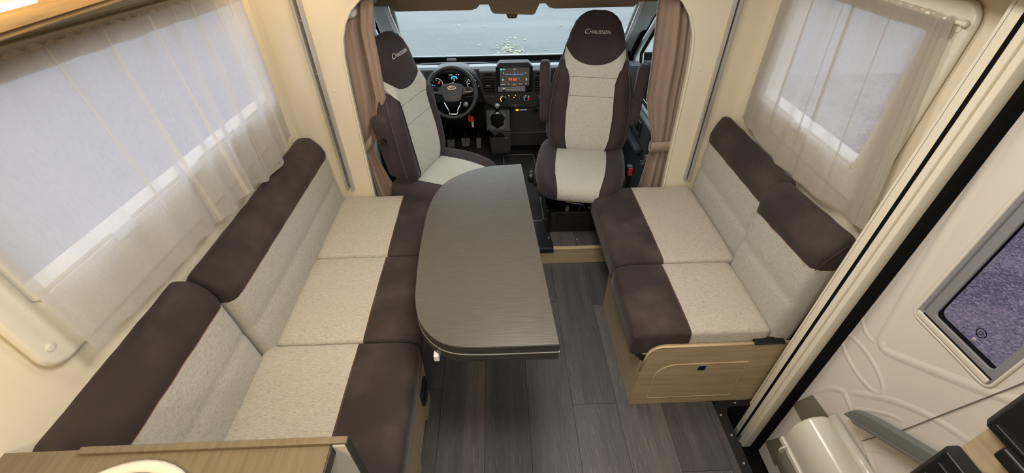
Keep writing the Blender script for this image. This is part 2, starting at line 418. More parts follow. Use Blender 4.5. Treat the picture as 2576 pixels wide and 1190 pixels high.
# partition with arched opening
L = [(-.681, .0), (-.681, .443), (-.672, .80), (-.666, 1.03), (-.660, 1.156), (-.646, 1.236), (-.621, 1.297), (-.584, 1.349), (-.53, 1.395), (-.44, 1.43), (-.3, 1.45)]
Rr = [(.887, 0), (.887, .438), (.877, .80), (.869, 1.055), (.863, 1.141), (.851, 1.224), (.818, 1.302), (.775, 1.355), (.72, 1.40), (.62, 1.43), (.5, 1.45)]
top = 2.05
def part_side(pts, X):
    n = MB()
    for i in range(len(pts)-1):
        (xa, za), (xb, zb) = pts[i], pts[i+1]
        n.prism([(X, za), (xa, za), (xb, zb), (X, zb)], 1, 1.95, 1.985)
    return n
wf = part_side(L, -1.0); wf.v += []
n2 = part_side(Rr, 1.17)
wf.add(n2.v, n2.f); wf.prism([(-1.0, 1.45), (-.3, 1.45), (.5, 1.45), (1.17, 1.45), (1.17, top), (-1.0, top)], 1, 1.95, 1.985)
wf = wf.build('wall_front', 'wall', kind=ST)
path = [(x, 1.951, z) for x, z in L[::1]]+[(x, 1.951, z) for x, z in reversed(Rr)]
MB().tube(path, .006, 6).build('edge_beading', 'frame_cream', wf, smooth=True)
for x, z in ((-.735, 1.02), (.915, 1.08)):
    MB().lathe([(.008, 0), (.008, -.0015), (.005, -.002)], (x, 1.950, z), 14, 1).build('screw_cap', 'wall', wf)
# aluminium rails
for k, (x0, x1) in enumerate(((-.806, -.768), (.981, 1.013))):
    t = MB().prism([(x0, 1.95), (x0, 1.928), (x0+.009, 1.928), (x0+.009, 1.945), (x1-.014, 1.945), (x1-.014, 1.928), (x1, 1.928), (x1, 1.95)], 2, .498, 2.0)
    o = t.build('trim_%d' % (4+k), 'steel', kind=ST, bevel=.001)
    MB().box(x0+.009, x1-.014, 1.9435, 1.9449, .51, 2.0).build('channel', 'gap' if k else 'mat_edge', o)
    for z in (.55, .72, .90, 1.10, 1.315):
        MB().lathe([(.004, 0), (.003, -.0025)], ((x0+x1)/2-.003, 1.9433, z), 8, 1).build('screw', 'steel', o)

# ---- side windows of the living area
def side_window(name, X, s, y0, y1, z0, z1, fy0, fy1, fz0, fz1, catches):
    """s = +1: room lies at +x of the wall"""
    fr = ring2(rrect(fy0, fy1, fz0, fz1, .05), rrect(y0-.012, y1+.012, z0-.012, z1+.012, .02), 0, X, X+s*.024)
    o = fr.build(name, 'gloss_white', kind=ST, bevel=.012, seg=3)
    ring2(rrect(y0-.012, y1+.012, z0-.012, z1+.012, .02), rrect(y0+.004, y1-.004, z0+.004, z1-.004, .02), 0, X-s*.04, X+s*.016).build('window_frame', 'frame_cream', o, bevel=.002)
    MB().prism(rrect(y0, y1, z0, z1, .018), 0, X-s*.034, X-s*.038).build('pane', 'acrylic', o)
    MB().box(min(X+s*.020, X+s*.032), max(X+s*.020, X+s*.032), y0, y1, z1+.002, z1+.04).build('blind_cassette', 'pelmet', o, bevel=.003)
    b = MB().box(min(X+s*.018, X+s*.026), max(X+s*.018, X+s*.026), y0, y1, z0-.03, z0-.004).build('blind_bar', 'gloss_white', o, bevel=.003)
    for cy in catches:
        c = MB().box(min(X+s*.026, X+s*.036), max(X+s*.026, X+s*.036), cy-.035, cy+.035, z0-.018, z0+.012).build('latch', 'body_white', b, bevel=.004)
    for cy, cz in ((fy0+.03, fz0+.06), (fy0+.03, fz1-.06)):
        MB().lathe([(.009, 0), (.009, s*.003), (.006, s*.004)], (X+s*.0235, cy, cz), 14, 0).build('screw_cap', 'gloss_white', o)
    return o
w1 = side_window('window_1', -.98, 1, .64, 1.82, 1.04, 1.43, .555, 1.86, .885, 1.47, (.886, 1.20, 1.51)); slope(w1, .045)
side_window('window_2', 1.15, -1, 1.17, 1.76, 1.03, 1.44, 1.06, 1.84, .93, 1.52, (1.47,))
# pelmet above the left window, locker front with the led strip
o = MB().prism([(-.98, 1.478), (-.958, 1.478), (-.955, 1.50), (-.948, 1.503), (-.945, 1.528), (-.935, 1.532), (-.932, 1.56), (-.98, 1.56)], 1, -.6, 1.95).build('trim_6', 'pelmet', kind=ST, bevel=.002); slope(o, .045)
lk = thing('overhead_locker', 'bronze-brown overhead locker with glowing strip light, above the long left window', 'cupboard', (-.85, .2, 1.57))
MB().box(-.98, -.72, -1.2, 1.70, 1.575, 1.60).build('base_panel', 'wood_front', lk, bevel=.003)
MB().prism([(-.72, 1.588), (-.705, 1.588), (-.705, 1.615), (-.66, 1.75), (-.66, 2.04), (-.72, 2.04)], 1, -1.2, 1.70).build('front_panel', 'wood_front', lk)
MB().box(-.704, -.694, -1.0, .76, 1.612, 1.620).build('light_strip', 'led', lk, bevel=.002)
lr = thing('overhead_locker', 'brown overhead locker above the curtained right window, only its lower corner showing', 'cupboard', (1.05, 1.3, 1.57))
MB().box(.985, 1.15, .85, 1.94, 1.575, 1.60).build('base_panel', 'wood_front', lr, bevel=.003)
MB().box(.970, .985, .85, 1.94, 1.575, 2.04).build('front_panel', 'wood_front', lr, bevel=.003)

# ---- entrance: door frame and open-backed door
fr = MB().box(1.043, 1.10, .900, .935, -.235, 2.04).build('trim_7', 'frame_cream', kind=ST, bevel=.002)
MB().box(1.10, 1.15, .90, .975, -.235, 2.04).build('reveal', 'frame_cream', fr)
MB().box(1.0435, 1.10, .8885, .9005, -.235, 2.04).build('slit', 'rubber', fr)
MB().box(1.0425, 1.0435, .9245, .9255, -.2, 2.04).build('fine_groove', 'mat_edge', fr)
MB().box(1.043, 1.10, .870, .889, -.228, 2.04).build('guide_rail', 'frame_cream', fr, bevel=.002)
MB().box(1.050, 1.10, .851, .870, -.228, 2.04).build('guide_lip', 'frame_cream', fr, bevel=.003)
MB().box(1.0425, 1.0435, .903, .932, -.232, -.185).build('metal_foot', 'steel', fr)
MB().box(1.0425, 1.0435, .873, .887, -.226, -.175).build('metal_foot', 'steel', fr)
MB().box(1.085, 1.118, .835, .852, -.26, 2.04).box(1.118, 1.15, .84, .93, -.26, 2.04).build('seal', 'rubber', fr)
MB().box(1.118, 1.125, .60, .86, -.262, -.235).build('seal', 'rubber', fr)
DX = 1.12
dr = MB()
low = arc(.833, -.20, .044, -90, 0, 6)+[(.879, .80), (-.3, .80), (-.3, -.244)]
dr.prism(low, 0, DX, DX+.035)
dr.box(DX, DX+.035, .735, .879, .80, 1.72).box(DX, DX+.035, -.3, .505, .80, 1.72).box(DX, DX+.035, .505, .735, .80, .825).box(DX, DX+.035, .505, .735, 1.45, 1.72)
door = dr.build('door_1', 'door_in', kind=ST)
def dtube(name, pts, r, m='door_in', parent=None, dx=0, flat=.45):
    P = []
    for i in range(len(pts)-1):           # Catmull-like densify
        p0 = pts[max(i-1, 0)]; p1 = pts[i]; p2 = pts[i+1]; p3 = pts[min(i+2, len(pts)-1)]
        for k in range(6):
            t = k/6
            P.append(tuple(.5*((2*p1[a])+(-p0[a]+p2[a])*t+(2*p0[a]-5*p1[a]+4*p2[a]-p3[a])*t*t+(-p0[a]+3*p1[a]-3*p2[a]+p3[a])*t**3) for a in (0, 1)))
    P.append(pts[-1])
    if name.startswith('moulded') or name == 'pocket_edge':
        wd = r*1.8; H = r*.27; n = 10; V = []; k = len(P)
        for i in range(k):
            a, b_ = P[max(i-1, 0)], P[min(i+1, k-1)]
            d = Vector((b_[0]-a[0], b_[1]-a[1])).normalized(); nn = Vector((-d.y, d.x))
            e_ = min(1, i/4, (k-1-i)/4) if name != 'moulded_oval' else 1
            for j_ in range(n+1):
                t = 2*j_/n-1; c_ = math.cos(t*math.pi/2)**2
                V.append((DX+.0006-.0006*c_-H*c_*e_ if abs(t) < 1 else DX+.0006, P[i][0]+nn.x*wd*t, P[i][1]+nn.y*wd*t))
        mb = MB().add(V, [(i*(n+1)+q, i*(n+1)+q+1, (i+1)*(n+1)+q+1, (i+1)*(n+1)+q) for i in range(k-1) for q in range(n)])
        return mb.build(name, m, parent or door, smooth=True)
    mb = MB().tube([(0, p_[0], p_[1]) for p_ in P], r, 12)
    mb.v = [(DX+dx+v[0]*flat, v[1], v[2]) for v in mb.v]
    return mb.build(name, m, parent or door, smooth=True)
dtube('moulded_rib', [(.842, 1.5), (.837, 1.341), (.80, 1.0), (.757, .70), (.745, .675), (.723, .668), (.65, .715), (.508, .815), (.44, .88), (.40, 1.0)], .011)
e = [(.752+.096*math.cos(t*2*math.pi/16)*1.0+.02*math.sin(t*2*math.pi/16), .565+.042*math.sin(t*2*math.pi/16)) for t in range(17)]
dtube('moulded_oval', e, .008)
dtube('moulded_rib', [(.872, .70), (.80, .655), (.757, .66)], .007)
dtube('moulded_rib', [(.723, .437), (.68, .50), (.615, .576), (.53, .645), (.42, .70)], .009)
dtube('moulded_rib', [(.69, .40), (.655, .455), (.60, .527), (.56, .56)], .006)
dtube('seam', [(.595, .375), (.588, .403), (.560, .50), (.547, .548), (.513, .713), (.475, .899), (.45, 1.05)], .0014, 'mat_edge', dx=-.0035, flat=1)
dtube('moulded_rib', [(.56, .30), (.57, .36), (.545, .42), (.47, .50), (.38, .56)], .008)
# pocket edge left of the bin
dtube('pocket_edge', [(.86, .13), (.845, .20), (.808, .305), (.77, .385), (.737, .423), (.715, .42), (.65, .395), (.514, .336), (.40, .29)], .009)
MB().prism([(.842, .156), (.805, .286), (.70, .30), (.76, .150)], 0, DX-.003, DX).build('olive_panel', 'olive', door, bevel=.001)  # flat olive panels of the bin holder
MB().prism([(.838, -.149), (.792, -.01), (.735, -.01), (.740, -.165)], 0, DX-.003, DX).build('olive_panel', 'olive', door, bevel=.001)
h = MB().prism([(.664, .417), (.652, .460), (.640, .476), (.599, .513), (.466, .605), (.30, .72), (.27, .66), (.472, .544), (.60, .452)], 0, DX-.045, DX-.018).build('door_handle', 'greyhandle', door, bevel=.004)
MB().prism([(.640, .440), (.470, .562), (.28, .69), (.27, .67), (.47, .55), (.62, .44)], 0, DX-.052, DX-.046).build('grip_line', 'mat_edge', h, bevel=.002)
MB().box(DX-.02, DX, .60, .63, .44, .47).box(DX-.02, DX, .35, .39, .60, .64).build('handle_mount', 'greyhandle', h)
# door window
wn = ring2(rrect(.508, .730, .830, 1.46, .012), rrect(.525, .692, .868, 1.42, .012), 0, DX-.004, DX+.004).build('window_frame', 'frame_grey', door, bevel=.002)
MB().box(DX-.010, DX-.003, .512, .726, .834, .850).build('blind_rail', 'gloss_white', wn, bevel=.003)
MB().box(DX-.0065, DX-.0035, .512, .712, .8515, .8535).build('rail_groove', 'rubber', wn)
MB().box(DX-.0075, DX-.0035, .7155, .7185, .86, 1.45).build('side_groove', 'silver', wn)
ring2(rrect(.500, .740, .822, 1.47, .022), rrect(.508, .730, .830, 1.46, .014), 0, DX-.006, DX+.001).build('moulded_edge', 'door_in', wn, bevel=.003)
ring2(rrect(.505, .706, .858, 1.42, .02), rrect(.512, .692, .872, 1.40, .018), 0, DX+.002, DX+.012).build('window_seal', 'rubber', wn)
MB().box(DX+.006, DX+.010, .512, .70, .865, 1.41).build('pane', 'tinted', wn)
mk = MB().tube([(DX+.0045, .597+.011*math.cos(a*math.pi/10), .913+.011*math.sin(a*math.pi/10)) for a in range(20)], .0011, 6, closed=True).build('printed_mark', 'rubber', wn)
text_obj('(2', .014, 'rubber', door, lambda x, y, z: Vector((DX+.0045, .597-x, .913+y)))
MB().lathe([(.0055, 0), (.003, -.004)], (DX+.005, .598, .889), 10, 0).build('screw', 'steel', wn)
MB().box(1.15, 1.2, -.36, .94, 1.72, 1.80).build('trim_12', 'frame_cream', kind=ST)
MB().box(1.155, 1.2, -1.4, -.3, -.3, 1.8).build('wall_right', 'wall', kind=ST)

# ---- waste bin on the door
b = thing('waste_bin', 'ivory plastic waste bin with rounded flip lid, hung low on the door', 'bin', (1.05, .6, .0))
pf = [(1.084, .338), (1.060, .347), (1.032, .345), (1.010, .333), (.993, .310), (.984, .28), (.982, .25), (.984, .215), (.987, .185)]
pi_ = [(1.084, .330), (1.035, .336), (1.003, .305), (.992, .25), (.996, .185)]
MB().prism(pf+list(reversed(pi_)), 1, .37, .69).prism(pf+[(1.084, .185)], 1, .688, .694).build('lid', 'ivory', b, bevel=.004)
MB().prism([(.978, .20), (.978, .178), (1.09, .178), (1.09, .20)], 1, .37, .700).build('rim', 'ivory', b, bevel=.004)
MB().prism([(.984, .186), (1.02, .02), (1.09, -.05), (1.117, -.05), (1.117, .186)], 1, .37, .692).build('body', 'ivory', b, bevel=.006)
MB().tube([(1.098, .37, .338), (1.098, .692, .338)], .017, 14).build('hinge', 'ivory', b, smooth=True)
MB().prism(arc(.975, .19, .022, 90, 270, 8), 1, .655, .659).build('latch_tab', 'ivory', b)

# ---- cab shell
sh = MB()
# side walls lower and upper with window hole (right at x 1.0, left at x -.77)
def cab_side(sx, name, dn_):
    X = .115+sx*.835
    def bx(y0, y1, z0, z1, t=.03): return (min(X, X+sx*t), max(X, X+sx*t), y0, y1, z0, z1)
    gl_ = [(2.36, .605), (2.80, .605), (2.86, .62), (2.895, .72), (2.945, .855), (2.88, .925), (2.75, 1.06), (2.62, 1.14), (2.36, 1.14)]
    out = [(2.34, .45), (2.90, .45), (3.15, .45), (3.15, .72), (3.13, .81), (3.045, .93), (2.79, 1.19), (2.64, 1.27), (2.34, 1.27)]
    o = ring2(out, gl_, 0, X, X+sx*.03).build(dn_, 'pillar', kind=ST, bevel=.004)
    MB().box(*bx(1.99, 2.34, -.1, 1.5)).box(*bx(3.15, 3.5, -.1, .80)).box(*bx(2.34, 3.15, -.1, .45)).box(*bx(2.34, 2.9, 1.27, 1.5)).prism([(3.15, .72), (3.5, .6), (3.5, .8), (2.79, 1.36), (2.64, 1.4), (2.64, 1.27), (2.79, 1.19), (3.045, .93), (3.13, .81)], 0, *sorted((X, X+sx*.03))).build('surround', 'pillar', o)
    i2 = [(y+(.006 if y < 2.5 else -.006), z+(.006 if z < .8 else -.006)) for y, z in gl_]
    ring2(gl_, i2, 0, X+sx*.001, X+sx*.02).build('window_seal', 'rubber', o)
    MB().prism(i2, 0, X+sx*.010, X+sx*.013).build('pane', 'glass', o)
    P = [(X-sx*.030, 2.45, 1.29), (X-sx*.030, 2.56, 1.26), (X-sx*.028, 2.68, 1.185), (X-sx*.026, 2.83, 1.035), (X-sx*.024, 2.95, .925), (X-sx*.022, 3.04, .815), (X-sx*.02, 3.07, .72), (X-sx*.02, 3.07, .3)]
    MB().tube(P, .017, 10).build('door_seal', 'rubber', o, smooth=True)
    dc = MB().prism([(2.35, .13), (3.08, .13), (3.1, .52), (2.95, .575), (2.35, .59)], 0, X-sx*.05, X-sx*.0).build('door_card', 'dash', o, bevel=.01)
    MB().box(*sorted((X-sx*.05, X-sx*.10)), 2.40, 2.9, .40, .44).build('armrest_shelf', 'dash', dc, bevel=.012)
    ring2(rrect(2.50, 2.72, .47, .565, .01), rrect(2.515, 2.705, .482, .553, .01), 0, X-sx*.062, X-sx*.05).build('cubby', 'dash', dc, bevel=.003)
    MB().prism(rrect(2.515, 2.705, .482, .553, .01), 0, X-sx*.052, X-sx*.0495).build('cubby_floor', 'rubber', dc)
    return o
dR = cab_side(1, 'r', 'door_2'); dL = cab_side(-1, 'l', 'door_3')
for sx, nm in ((1, 'trim_8'), (-1, 'trim_9')):     # A pillars
    X0 = .115+sx*.78; X1 = .115+sx*.86
    sec = lambda x, y, z: [(x-sx*.045, y+.03, z-.02), (x-sx*.05, y+.0, z+.02), (x-sx*.0, y-.05, z+.03), (x+sx*.035, y-.04, z+.0), (x+sx*.045, y+.02, z-.05), (x, y+.05, z-.04)]
    st_ = [(.115+sx*.715, 2.40, 1.30), (.115+sx*.725, 2.55, 1.235), (.115+sx*.765, 2.80, 1.07), (.115+sx*.81, 3.05, .90), (.115+sx*.85, 3.28, .75), (.115+sx*.87, 3.4, .6)]
    V = [p for s_ in st_ for p in sec(*s_)]
    Fc = [(i*6+j, i*6+(j+1) % 6, (i+1)*6+(j+1) % 6, (i+1)*6+j) for i in range(5) for j in range(6)]
    p = MB().add(V, Fc+[tuple(range(6)), tuple(range(30, 36))]).build(nm, 'pillar', kind=ST, smooth=True, sub=1)
    MB().tube([(a[0]-sx*.055, a[1]+.03, a[2]+.0) for a in st_[:5]], .012, 8).build('trim_edge', 'headliner', p, smooth=True)
# windscreen: laminated pane, header, white surround
wb = [(-.635, 3.24, .765), (.905, 3.24, .765), (.775, 2.50, 1.262), (-.565, 2.50, 1.262)]
nrm = (Vector(wb[1])-Vector(wb[0])).cross(Vector(wb[3])-Vector(wb[0])).normalized()*.005
ws = MB().add([Vector(p) for p in wb]+[Vector(p)+nrm for p in wb], [(0, 1, 2, 3), (7, 6, 5, 4), (0, 4, 5, 1), (1, 5, 6, 2), (2, 6, 7, 3), (3, 7, 4, 0)]).build('window_3', 'glass', kind=ST)
def bar(a, b2, r, name, m, par): return MB().tube([a, b2], r, 8).build(name, m, par, smooth=True)
bar((-.64, 3.245, .768), (.91, 3.245, .768), .005, 'surround', 'body_white', ws)
bar((-.637, 3.235, .77), (-.57, 2.5, 1.262), .012, 'surround', 'body_white', ws)
bar((.907, 3.235, .77), (.778, 2.5, 1.262), .012, 'surround', 'body_white', ws)
MB().prism([(2.99, .775), (3.225, .735), (3.225, .68), (2.99, .70)], 0, -.72, .95).build('cowl', 'rubber', ws)
MB().box(-.95, 1.18, 3.232, 3.262, .1, .764).build('wall_front', 'rubber', kind=ST)
MB().prism([(3.27, .735), (3.8, .45), (4.0, .1), (3.95, -.3), (3.4, -.3), (3.4, .6), (3.27, .70)], 0, -.75, 1.0).build('bonnet', 'body_white', kind=ST)
MB().prism(rrect(-.36, -.29, .745, .760, .006), 1, 3.21, 3.22).build('vent_tab', 'silver', ws)
# roof, header
MB().box(-.95, 1.18, 1.985, 2.62, 1.40, 1.46).box(-.95, 1.18, 2.42, 2.58, 1.265, 1.42).build('cab_ceiling', 'headliner', kind=ST)
for sx in (1, -1):
    X = .115+sx*.835
    MB().box(min(X, X-sx*.10), max(X, X-sx*.14), 1.99, 2.5, 1.30, 1.42).build('trim_10', 'pillar', kind=ST, bevel=.03, seg=4)

# ================================================================== BENCHES, TABLE, KITCHEN
def cushion(name, label, x0, x1, y0, y1, z0, z1, seam, side, group):
    """seat cushion; side=+1: the dark front is towards +x"""
    def key(p): return 'suede' if (p.x-seam)*side > 0 else 'weave'
    L_ = x1-x0; yc = (y0+y1)/2; hy = (y1-y0)/2
    def deform(w):
        t = (w.x-seam)*side                      # >0 in the dark front
        up = max(0, (w.z-z0)/(z1-z0))
        fr = max(0, t)/abs((x1 if side > 0 else x0)-seam)
        cr = (1-((w.y-yc)/hy)**4)
        w.z += up*cr*(.006+.008*fr) - up*max(0, fr-.45)**2*.05
        if fr > .5 : w.z -= (1-up)*(fr-.5)*.05        # waterfall front hangs lower
        w.x += side*max(0, fr)**2*(.010*(1-abs(2*up-1)))*cr
        w.z += up*.0012*noise1(w.x*5, w.y*5)
        return w
    d = softbox(x0, x1, y0, y1, z0, z1, .038, .014, .020, cuts=(seam,), key=key, deform=deform, step=.04)
    body = d['weave'].build(name, 'weave', smooth=True, fix=False)
    tag(body, label, 'cushion', group)
    d['suede'].build('front_cover', 'suede', body, smooth=True, fix=False)
    path = []
    for k in range(15):
        y = y0+.004+(y1-y0-.008)*k/14
        cr = 1-((y-yc)/hy)**4; edge = max(0, abs(y-yc)-(hy-.02))
        path.append((seam+side*.004, y, z1+cr*.006+.0005-(.020-math.sqrt(max(0, .0004-edge**2)))*1.2))
    MB().tube(path, .0012, 6).tube([(seam, y0-.0005, z0+.01), (seam, y0-.0005, z1-.022), path[0]], .0012, 6).build('seam_stitching', 'thread', body, smooth=True)
    return body
gl, gr_ = 'seat cushions of the long left bench', 'seat cushions of the short right bench'
cushion('seat_cushion', 'bench cushion at the far end of the long left bench, against the partition', -.845, -.365, 1.462, 1.945, .345, .452, -.520, 1, gl)
cushion('seat_cushion', 'middle seat cushion of the long left bench, its brown front under the table edge', -.845, -.315, .990, 1.458, .345, .452, -.522, 1, gl)
cushion('seat_cushion', 'nearest and lengthwise largest seat cushion of the long left bench, by the worktop', -.875, -.318, .43, .986, .345, .455, -.532, 1, gl)
cushion('seat_cushion', 'far seat cushion of the short right bench, next to the passenger seat', .492, 1.026, 1.352, 1.945, .345, .462, .702, -1, gr_)
cushion('seat_cushion', 'near seat cushion of the short right bench, above the hatch', .480, .992, .968, 1.348, .345, .458, .688, -1, gr_)

def backrest(name, label, xb, xt, y0, y1, z0, z1, zs, side, group, thick=.12, endseam=False):
    """side=+1: faces +x. xb / xt: front face x at bottom / seam"""
    # build upright as a softbox then shear
    lean = (xt-xb)/(zs-z0)
    def key(p): return 'suede' if p.z > zs else 'weave'
    xa, xc = (xb-thick, xb) if side > 0 else (xb, xb+thick)
    yc = (y0+y1)/2; hy = (y1-y0)/2; hx = thick/2; xm = (xa+xc)/2
    def deform(w):
        h = (w.z-zs)/(z1-zs)
        f = (w.x-xm)/hx*side              # +1 at front face
        w.x += lean*(w.z-z0)
        if h > 0:
            w.x += side*.010*math.sin(min(1, h)*math.pi)*max(0, f)
            w.x -= side*.030*h*h*max(0, f)
            w.z -= .035*max(0, h)*max(0, f)**2
        cr = 1-((w.y-yc)/hy)**4
        w.x += side*.008*cr*max(0, f)*math.sin(max(0, min(1, (w.z-z0)/(zs-z0)))*math.pi)
        b = (w.z-z0)/(zs-z0)
        w.x -= side*max(0, f)*.006*math.exp(-((b-.62)/.05)**2)       # stitched channel
        w.z += .0015*noise1(w.x*6, w.y*6)
        return w
    # z plays the role of the cut axis: swap axes by building with x<->z
    def sw(p): return Vector((p.z, p.y, p.x))
    bb = softbox(z0, z1, y0, y1, xa, xc, .042, .028, .042, cuts=(zs, z0+.60*(zs-z0), z0+.64*(zs-z0), z0+.56*(zs-z0), z0+.68*(zs-z0)), key=lambda p: key(sw(p)), deform=lambda w: deform(sw(w)), step=.035)
    for m_ in bb.values(): m_.f = [tuple(reversed(f)) for f in m_.f]
    body = bb['weave'].build(name, 'weave_back', smooth=True, fix=False); tag(body, label, 'cushion', group)
    bb['suede'].build('top_cover', 'suede', body, smooth=True, fix=False)
    P = []
    for k in range(21):
        t = k/20; y = y0+.0+(y1-y0)*t
        e = max(0, abs(y-yc)-(hy-.028))
        w = deform(Vector(((xc if side > 0 else xa)-side*(.028-math.sqrt(max(0, .028**2-e*e))), y, zs)))
        P.append((w.x+side*.0008, w.y, w.z))
    MB().tube(P, .0012, 6).build('seam_stitching', 'thread', body, smooth=True)
    if side > 0: slope(body, .022, .36, .4)
    elif y1 < 1.5:
        slope(body, .075, .36, .4)
        for q in tree(body):
            for v in q.data.vertices: v.co.z -= .075*.48*min(1, max(0, (v.co.z-.36)/.4))
    return body
gb = 'back cushions of the benches'
backrest('back_cushion', 'far back cushion of the left bench, brown suede top under the sheer curtain', -.832, -.856, .955, 1.945, .352, .812, .703, 1, gb)
backrest('back_cushion', 'near back cushion of the left bench, brown suede top beside the worktop', -.850, -.882, .42, .952, .352, .826, .715, 1, gb)
backrest('back_cushion', 'far back cushion of the right bench, partly behind the thicker one', 1.030, 1.045, 1.32, 1.945, .352, .865, .735, -1, gb, thick=.072)
o = backrest('back_cushion', 'thick back cushion at the near end of the right bench, beside the door frame', .990, 1.005, .967, 1.355, .352, .865, .735, -1, gb, thick=.100)
MB().tube([(1.003+.096*t, .966-.003, .770+.115*math.sin(t*math.pi*.5)) for t in [0, .15, .3, .45, .6, .75, .9]], .0016, 6).build('end_seam', 'suede', o, smooth=True)

# ---- left bench base
lb = thing('bench_base', 'oak-fronted bench box under the long left bench, black socket on its side', 'bench', (-.6, .9, 0))
MB().prism([(.42, .012), (.72, .012), (.735, .045), (.76, .055), (.89, .055), (.90, .04), (.915, .0), (1.015, 0), (1.035, .345), (.42, .345)], 0, -.352, -.335).build('front_panel', 'oak_y', lb, bevel=.0015)
MB().box(-.98, -.352, 1.005, 1.02, 0, .345).build('end_panel', 'oak', lb)
MB().box(-.98, -.352, .42, .435, 0, .345).build('end_panel', 'oak', lb)
MB().box(-.98, -.45, 1.02, 1.945, 0, .345).build('rear_box', 'dash_lo', lb)
MB().box(-.98, -.36, .435, 1.02, .33, .345).build('lid', 'oak_y', lb)
MB().box(-.45, -.34, 1.0, 1.94, .325, .345).build('slat_support', 'black', lb)
k = MB().box(-.335, -.322, .895, .985, .15, .225).build('socket', 'black', lb, bevel=.004)
MB().box(-.323, -.316, .905, .975, .165, .21).build('socket_cover', 'black_gloss', k, bevel=.003)
MB().box(-.36, -.330, .52, .60, .03, .10).build('black_recess', 'black', lb, bevel=.006)  # plain black block standing in for a black recess in the front

# ---- right bench base with hatch
rb = thing('bench_base', 'light oak bench box of the right bench with a round-cornered hatch', 'bench', (.83, 1.2, 0))
yo = .951
ol = [(.525, 0), (1.15, 0), (1.15, .402), (.60, .402)]+[(x, z) for x, z in arc(.60, .337, .065, 90, 165, 7)]+[(.528, .25)]
hatch = [(.5905, .051), (.945, .053), (.945, .291)]+[(x, z) for x, z in arc(.672, .209, .081, 90, 180, 8)]
# panel with recessed groove: front skin pieces around the hatch
pn = MB().prism(ol, 1, yo, yo+.014).build('end_panel', 'oak', rb, bevel=.0015)
gv = ring2([(x+(-.001 if x < .77 else .001), z+(-.001 if z < .17 else .001)) for x, z in hatch], [(x+(.0015 if x < .77 else -.0015), z+(.0015 if z < .17 else -.0015)) for x, z in hatch], 1, yo-.0035, yo+.002).build('groove', 'oak_edge', rb)
inner = [(x+(.003 if x < .77 else -.003), z+(.003 if z < .17 else -.003)) for x, z in hatch]
ht = MB().prism(inner, 1, yo-.0022, yo+.001).build('hatch', 'oak', rb, bevel=.0008)
ring2(rrect(.750, .788, .242, .280, .001), rrect(.754, .784, .246, .276, .001), 1, yo-.0035, yo-.001).build('latch_frame', 'steel', ht)
MB().box(.7515, .7865, yo-.003, yo-.001, .2435, .2785).build('latch', 'black_gloss', ht)
MB().tube([(x, yo+.003, z) for x, z in ol[2:]], .0045, 6).build('edge_strip', 'oak_edge', rb, smooth=True)
MB().box(.525, .539, .965, 1.516, 0, .345).build('front_panel', 'oak_y', rb, bevel=.001)
MB().box(.539, 1.15, 1.502, 1.516, 0, .345).build('rear_panel', 'oak', rb)
MB().box(.50, 1.15, .965, 1.94, .325, .345).build('lid', 'black', rb, bevel=.004)
MB().prism(arc(.555, .345, .05, 180, 330, 8), 1, .964, .985).build('corner_bracket', 'black', rb)
MB().box(.93, 1.045, .945, .975, .402, .412).build('hinge', 'black', rb, bevel=.002)
MB().box(1.00, 1.15, 1.516, 1.94, 0, .325).build('rear_support', 'dash_lo', rb)

# ---- folding table, slightly turned
tb = thing('dining_table', 'grey-brown folding dining table with two stacked leaves and rounded left corners', 'table', (0, 1.3, 0))
out = [(.159, .764), (.1025, 1.810), (.03, 1.803), (-.052, 1.795), (-.13, 1.765), (-.19, 1.724), (-.235, 1.68), (-.268, 1.62), (-.292, 1.54), (-.304, 1.45),
       (-.307, 1.37), (-.305, 1.18), (-.296, 1.03), (-.287, .95), (-.270, .885), (-.240, .832), (-.2, .793), (-.155, .773), (-.10, .766), (-.02, .764)]
def smooth_poly(p, keep, n=3):
    k = len(p); o = []
    for i in range(k):
        p0, p1, p2, p3 = p[i-1], p[i], p[(i+1) % k], p[(i+2) % k]
        if i in keep: p0 = p1
        if (i+1) % k in keep: p3 = p2
        for j in range(n):
            t = j/n
            o.append(tuple(.5*((2*p1[a])+(-p0[a]+p2[a])*t+(2*p0[a]-5*p1[a]+4*p2[a]-p3[a])*t*t+(-p0[a]+3*p1[a]-3*p2[a]+p3[a])*t**3) for a in (0, 1)))
    return o
so = smooth_poly(out, (0, 1), 4)
def inset(pts, d):
    cx = sum(p[0] for p in pts)/len(pts); cy = sum(p[1] for p in pts)/len(pts)
    return [(cx+(x-cx)*(1-d/.25), cy+(y-cy)*(1-d/.5)) for x, y in pts]
MB().prism(so, 2, .666, .698).build('upper_leaf', 'table_edge', tb, bevel=.002)
MB().prism(inset(so, .0012), 2, .698, .700).build('upper_laminate', 'table', tb)
MB().prism(inset(so, -.0012), 2, .6625, .6648).build('gap_strip', 'steel', tb)
MB().prism(so, 2, .628, .663).build('lower_leaf', 'table_edge', tb, bevel=.002)
for y in (.95, 1.6):
    MB().box(-.26, -.20, y-.03, y+.03, .612, .628).build('hinge_plate', 'steel', tb, bevel=.002)
MB().box(-.222, -.205, .79, .84, .600, .628).build('white_bracket', 'body_white', tb, bevel=.003)
MB().lathe([(.13, .0), (.13, .008), (.04, .03), (.035, .05), (.035, .58), (.10, .60), (.10, .628)], (-.07, 1.42, 0), 24).build('column_leg', 'steel', tb, bevel=.002)

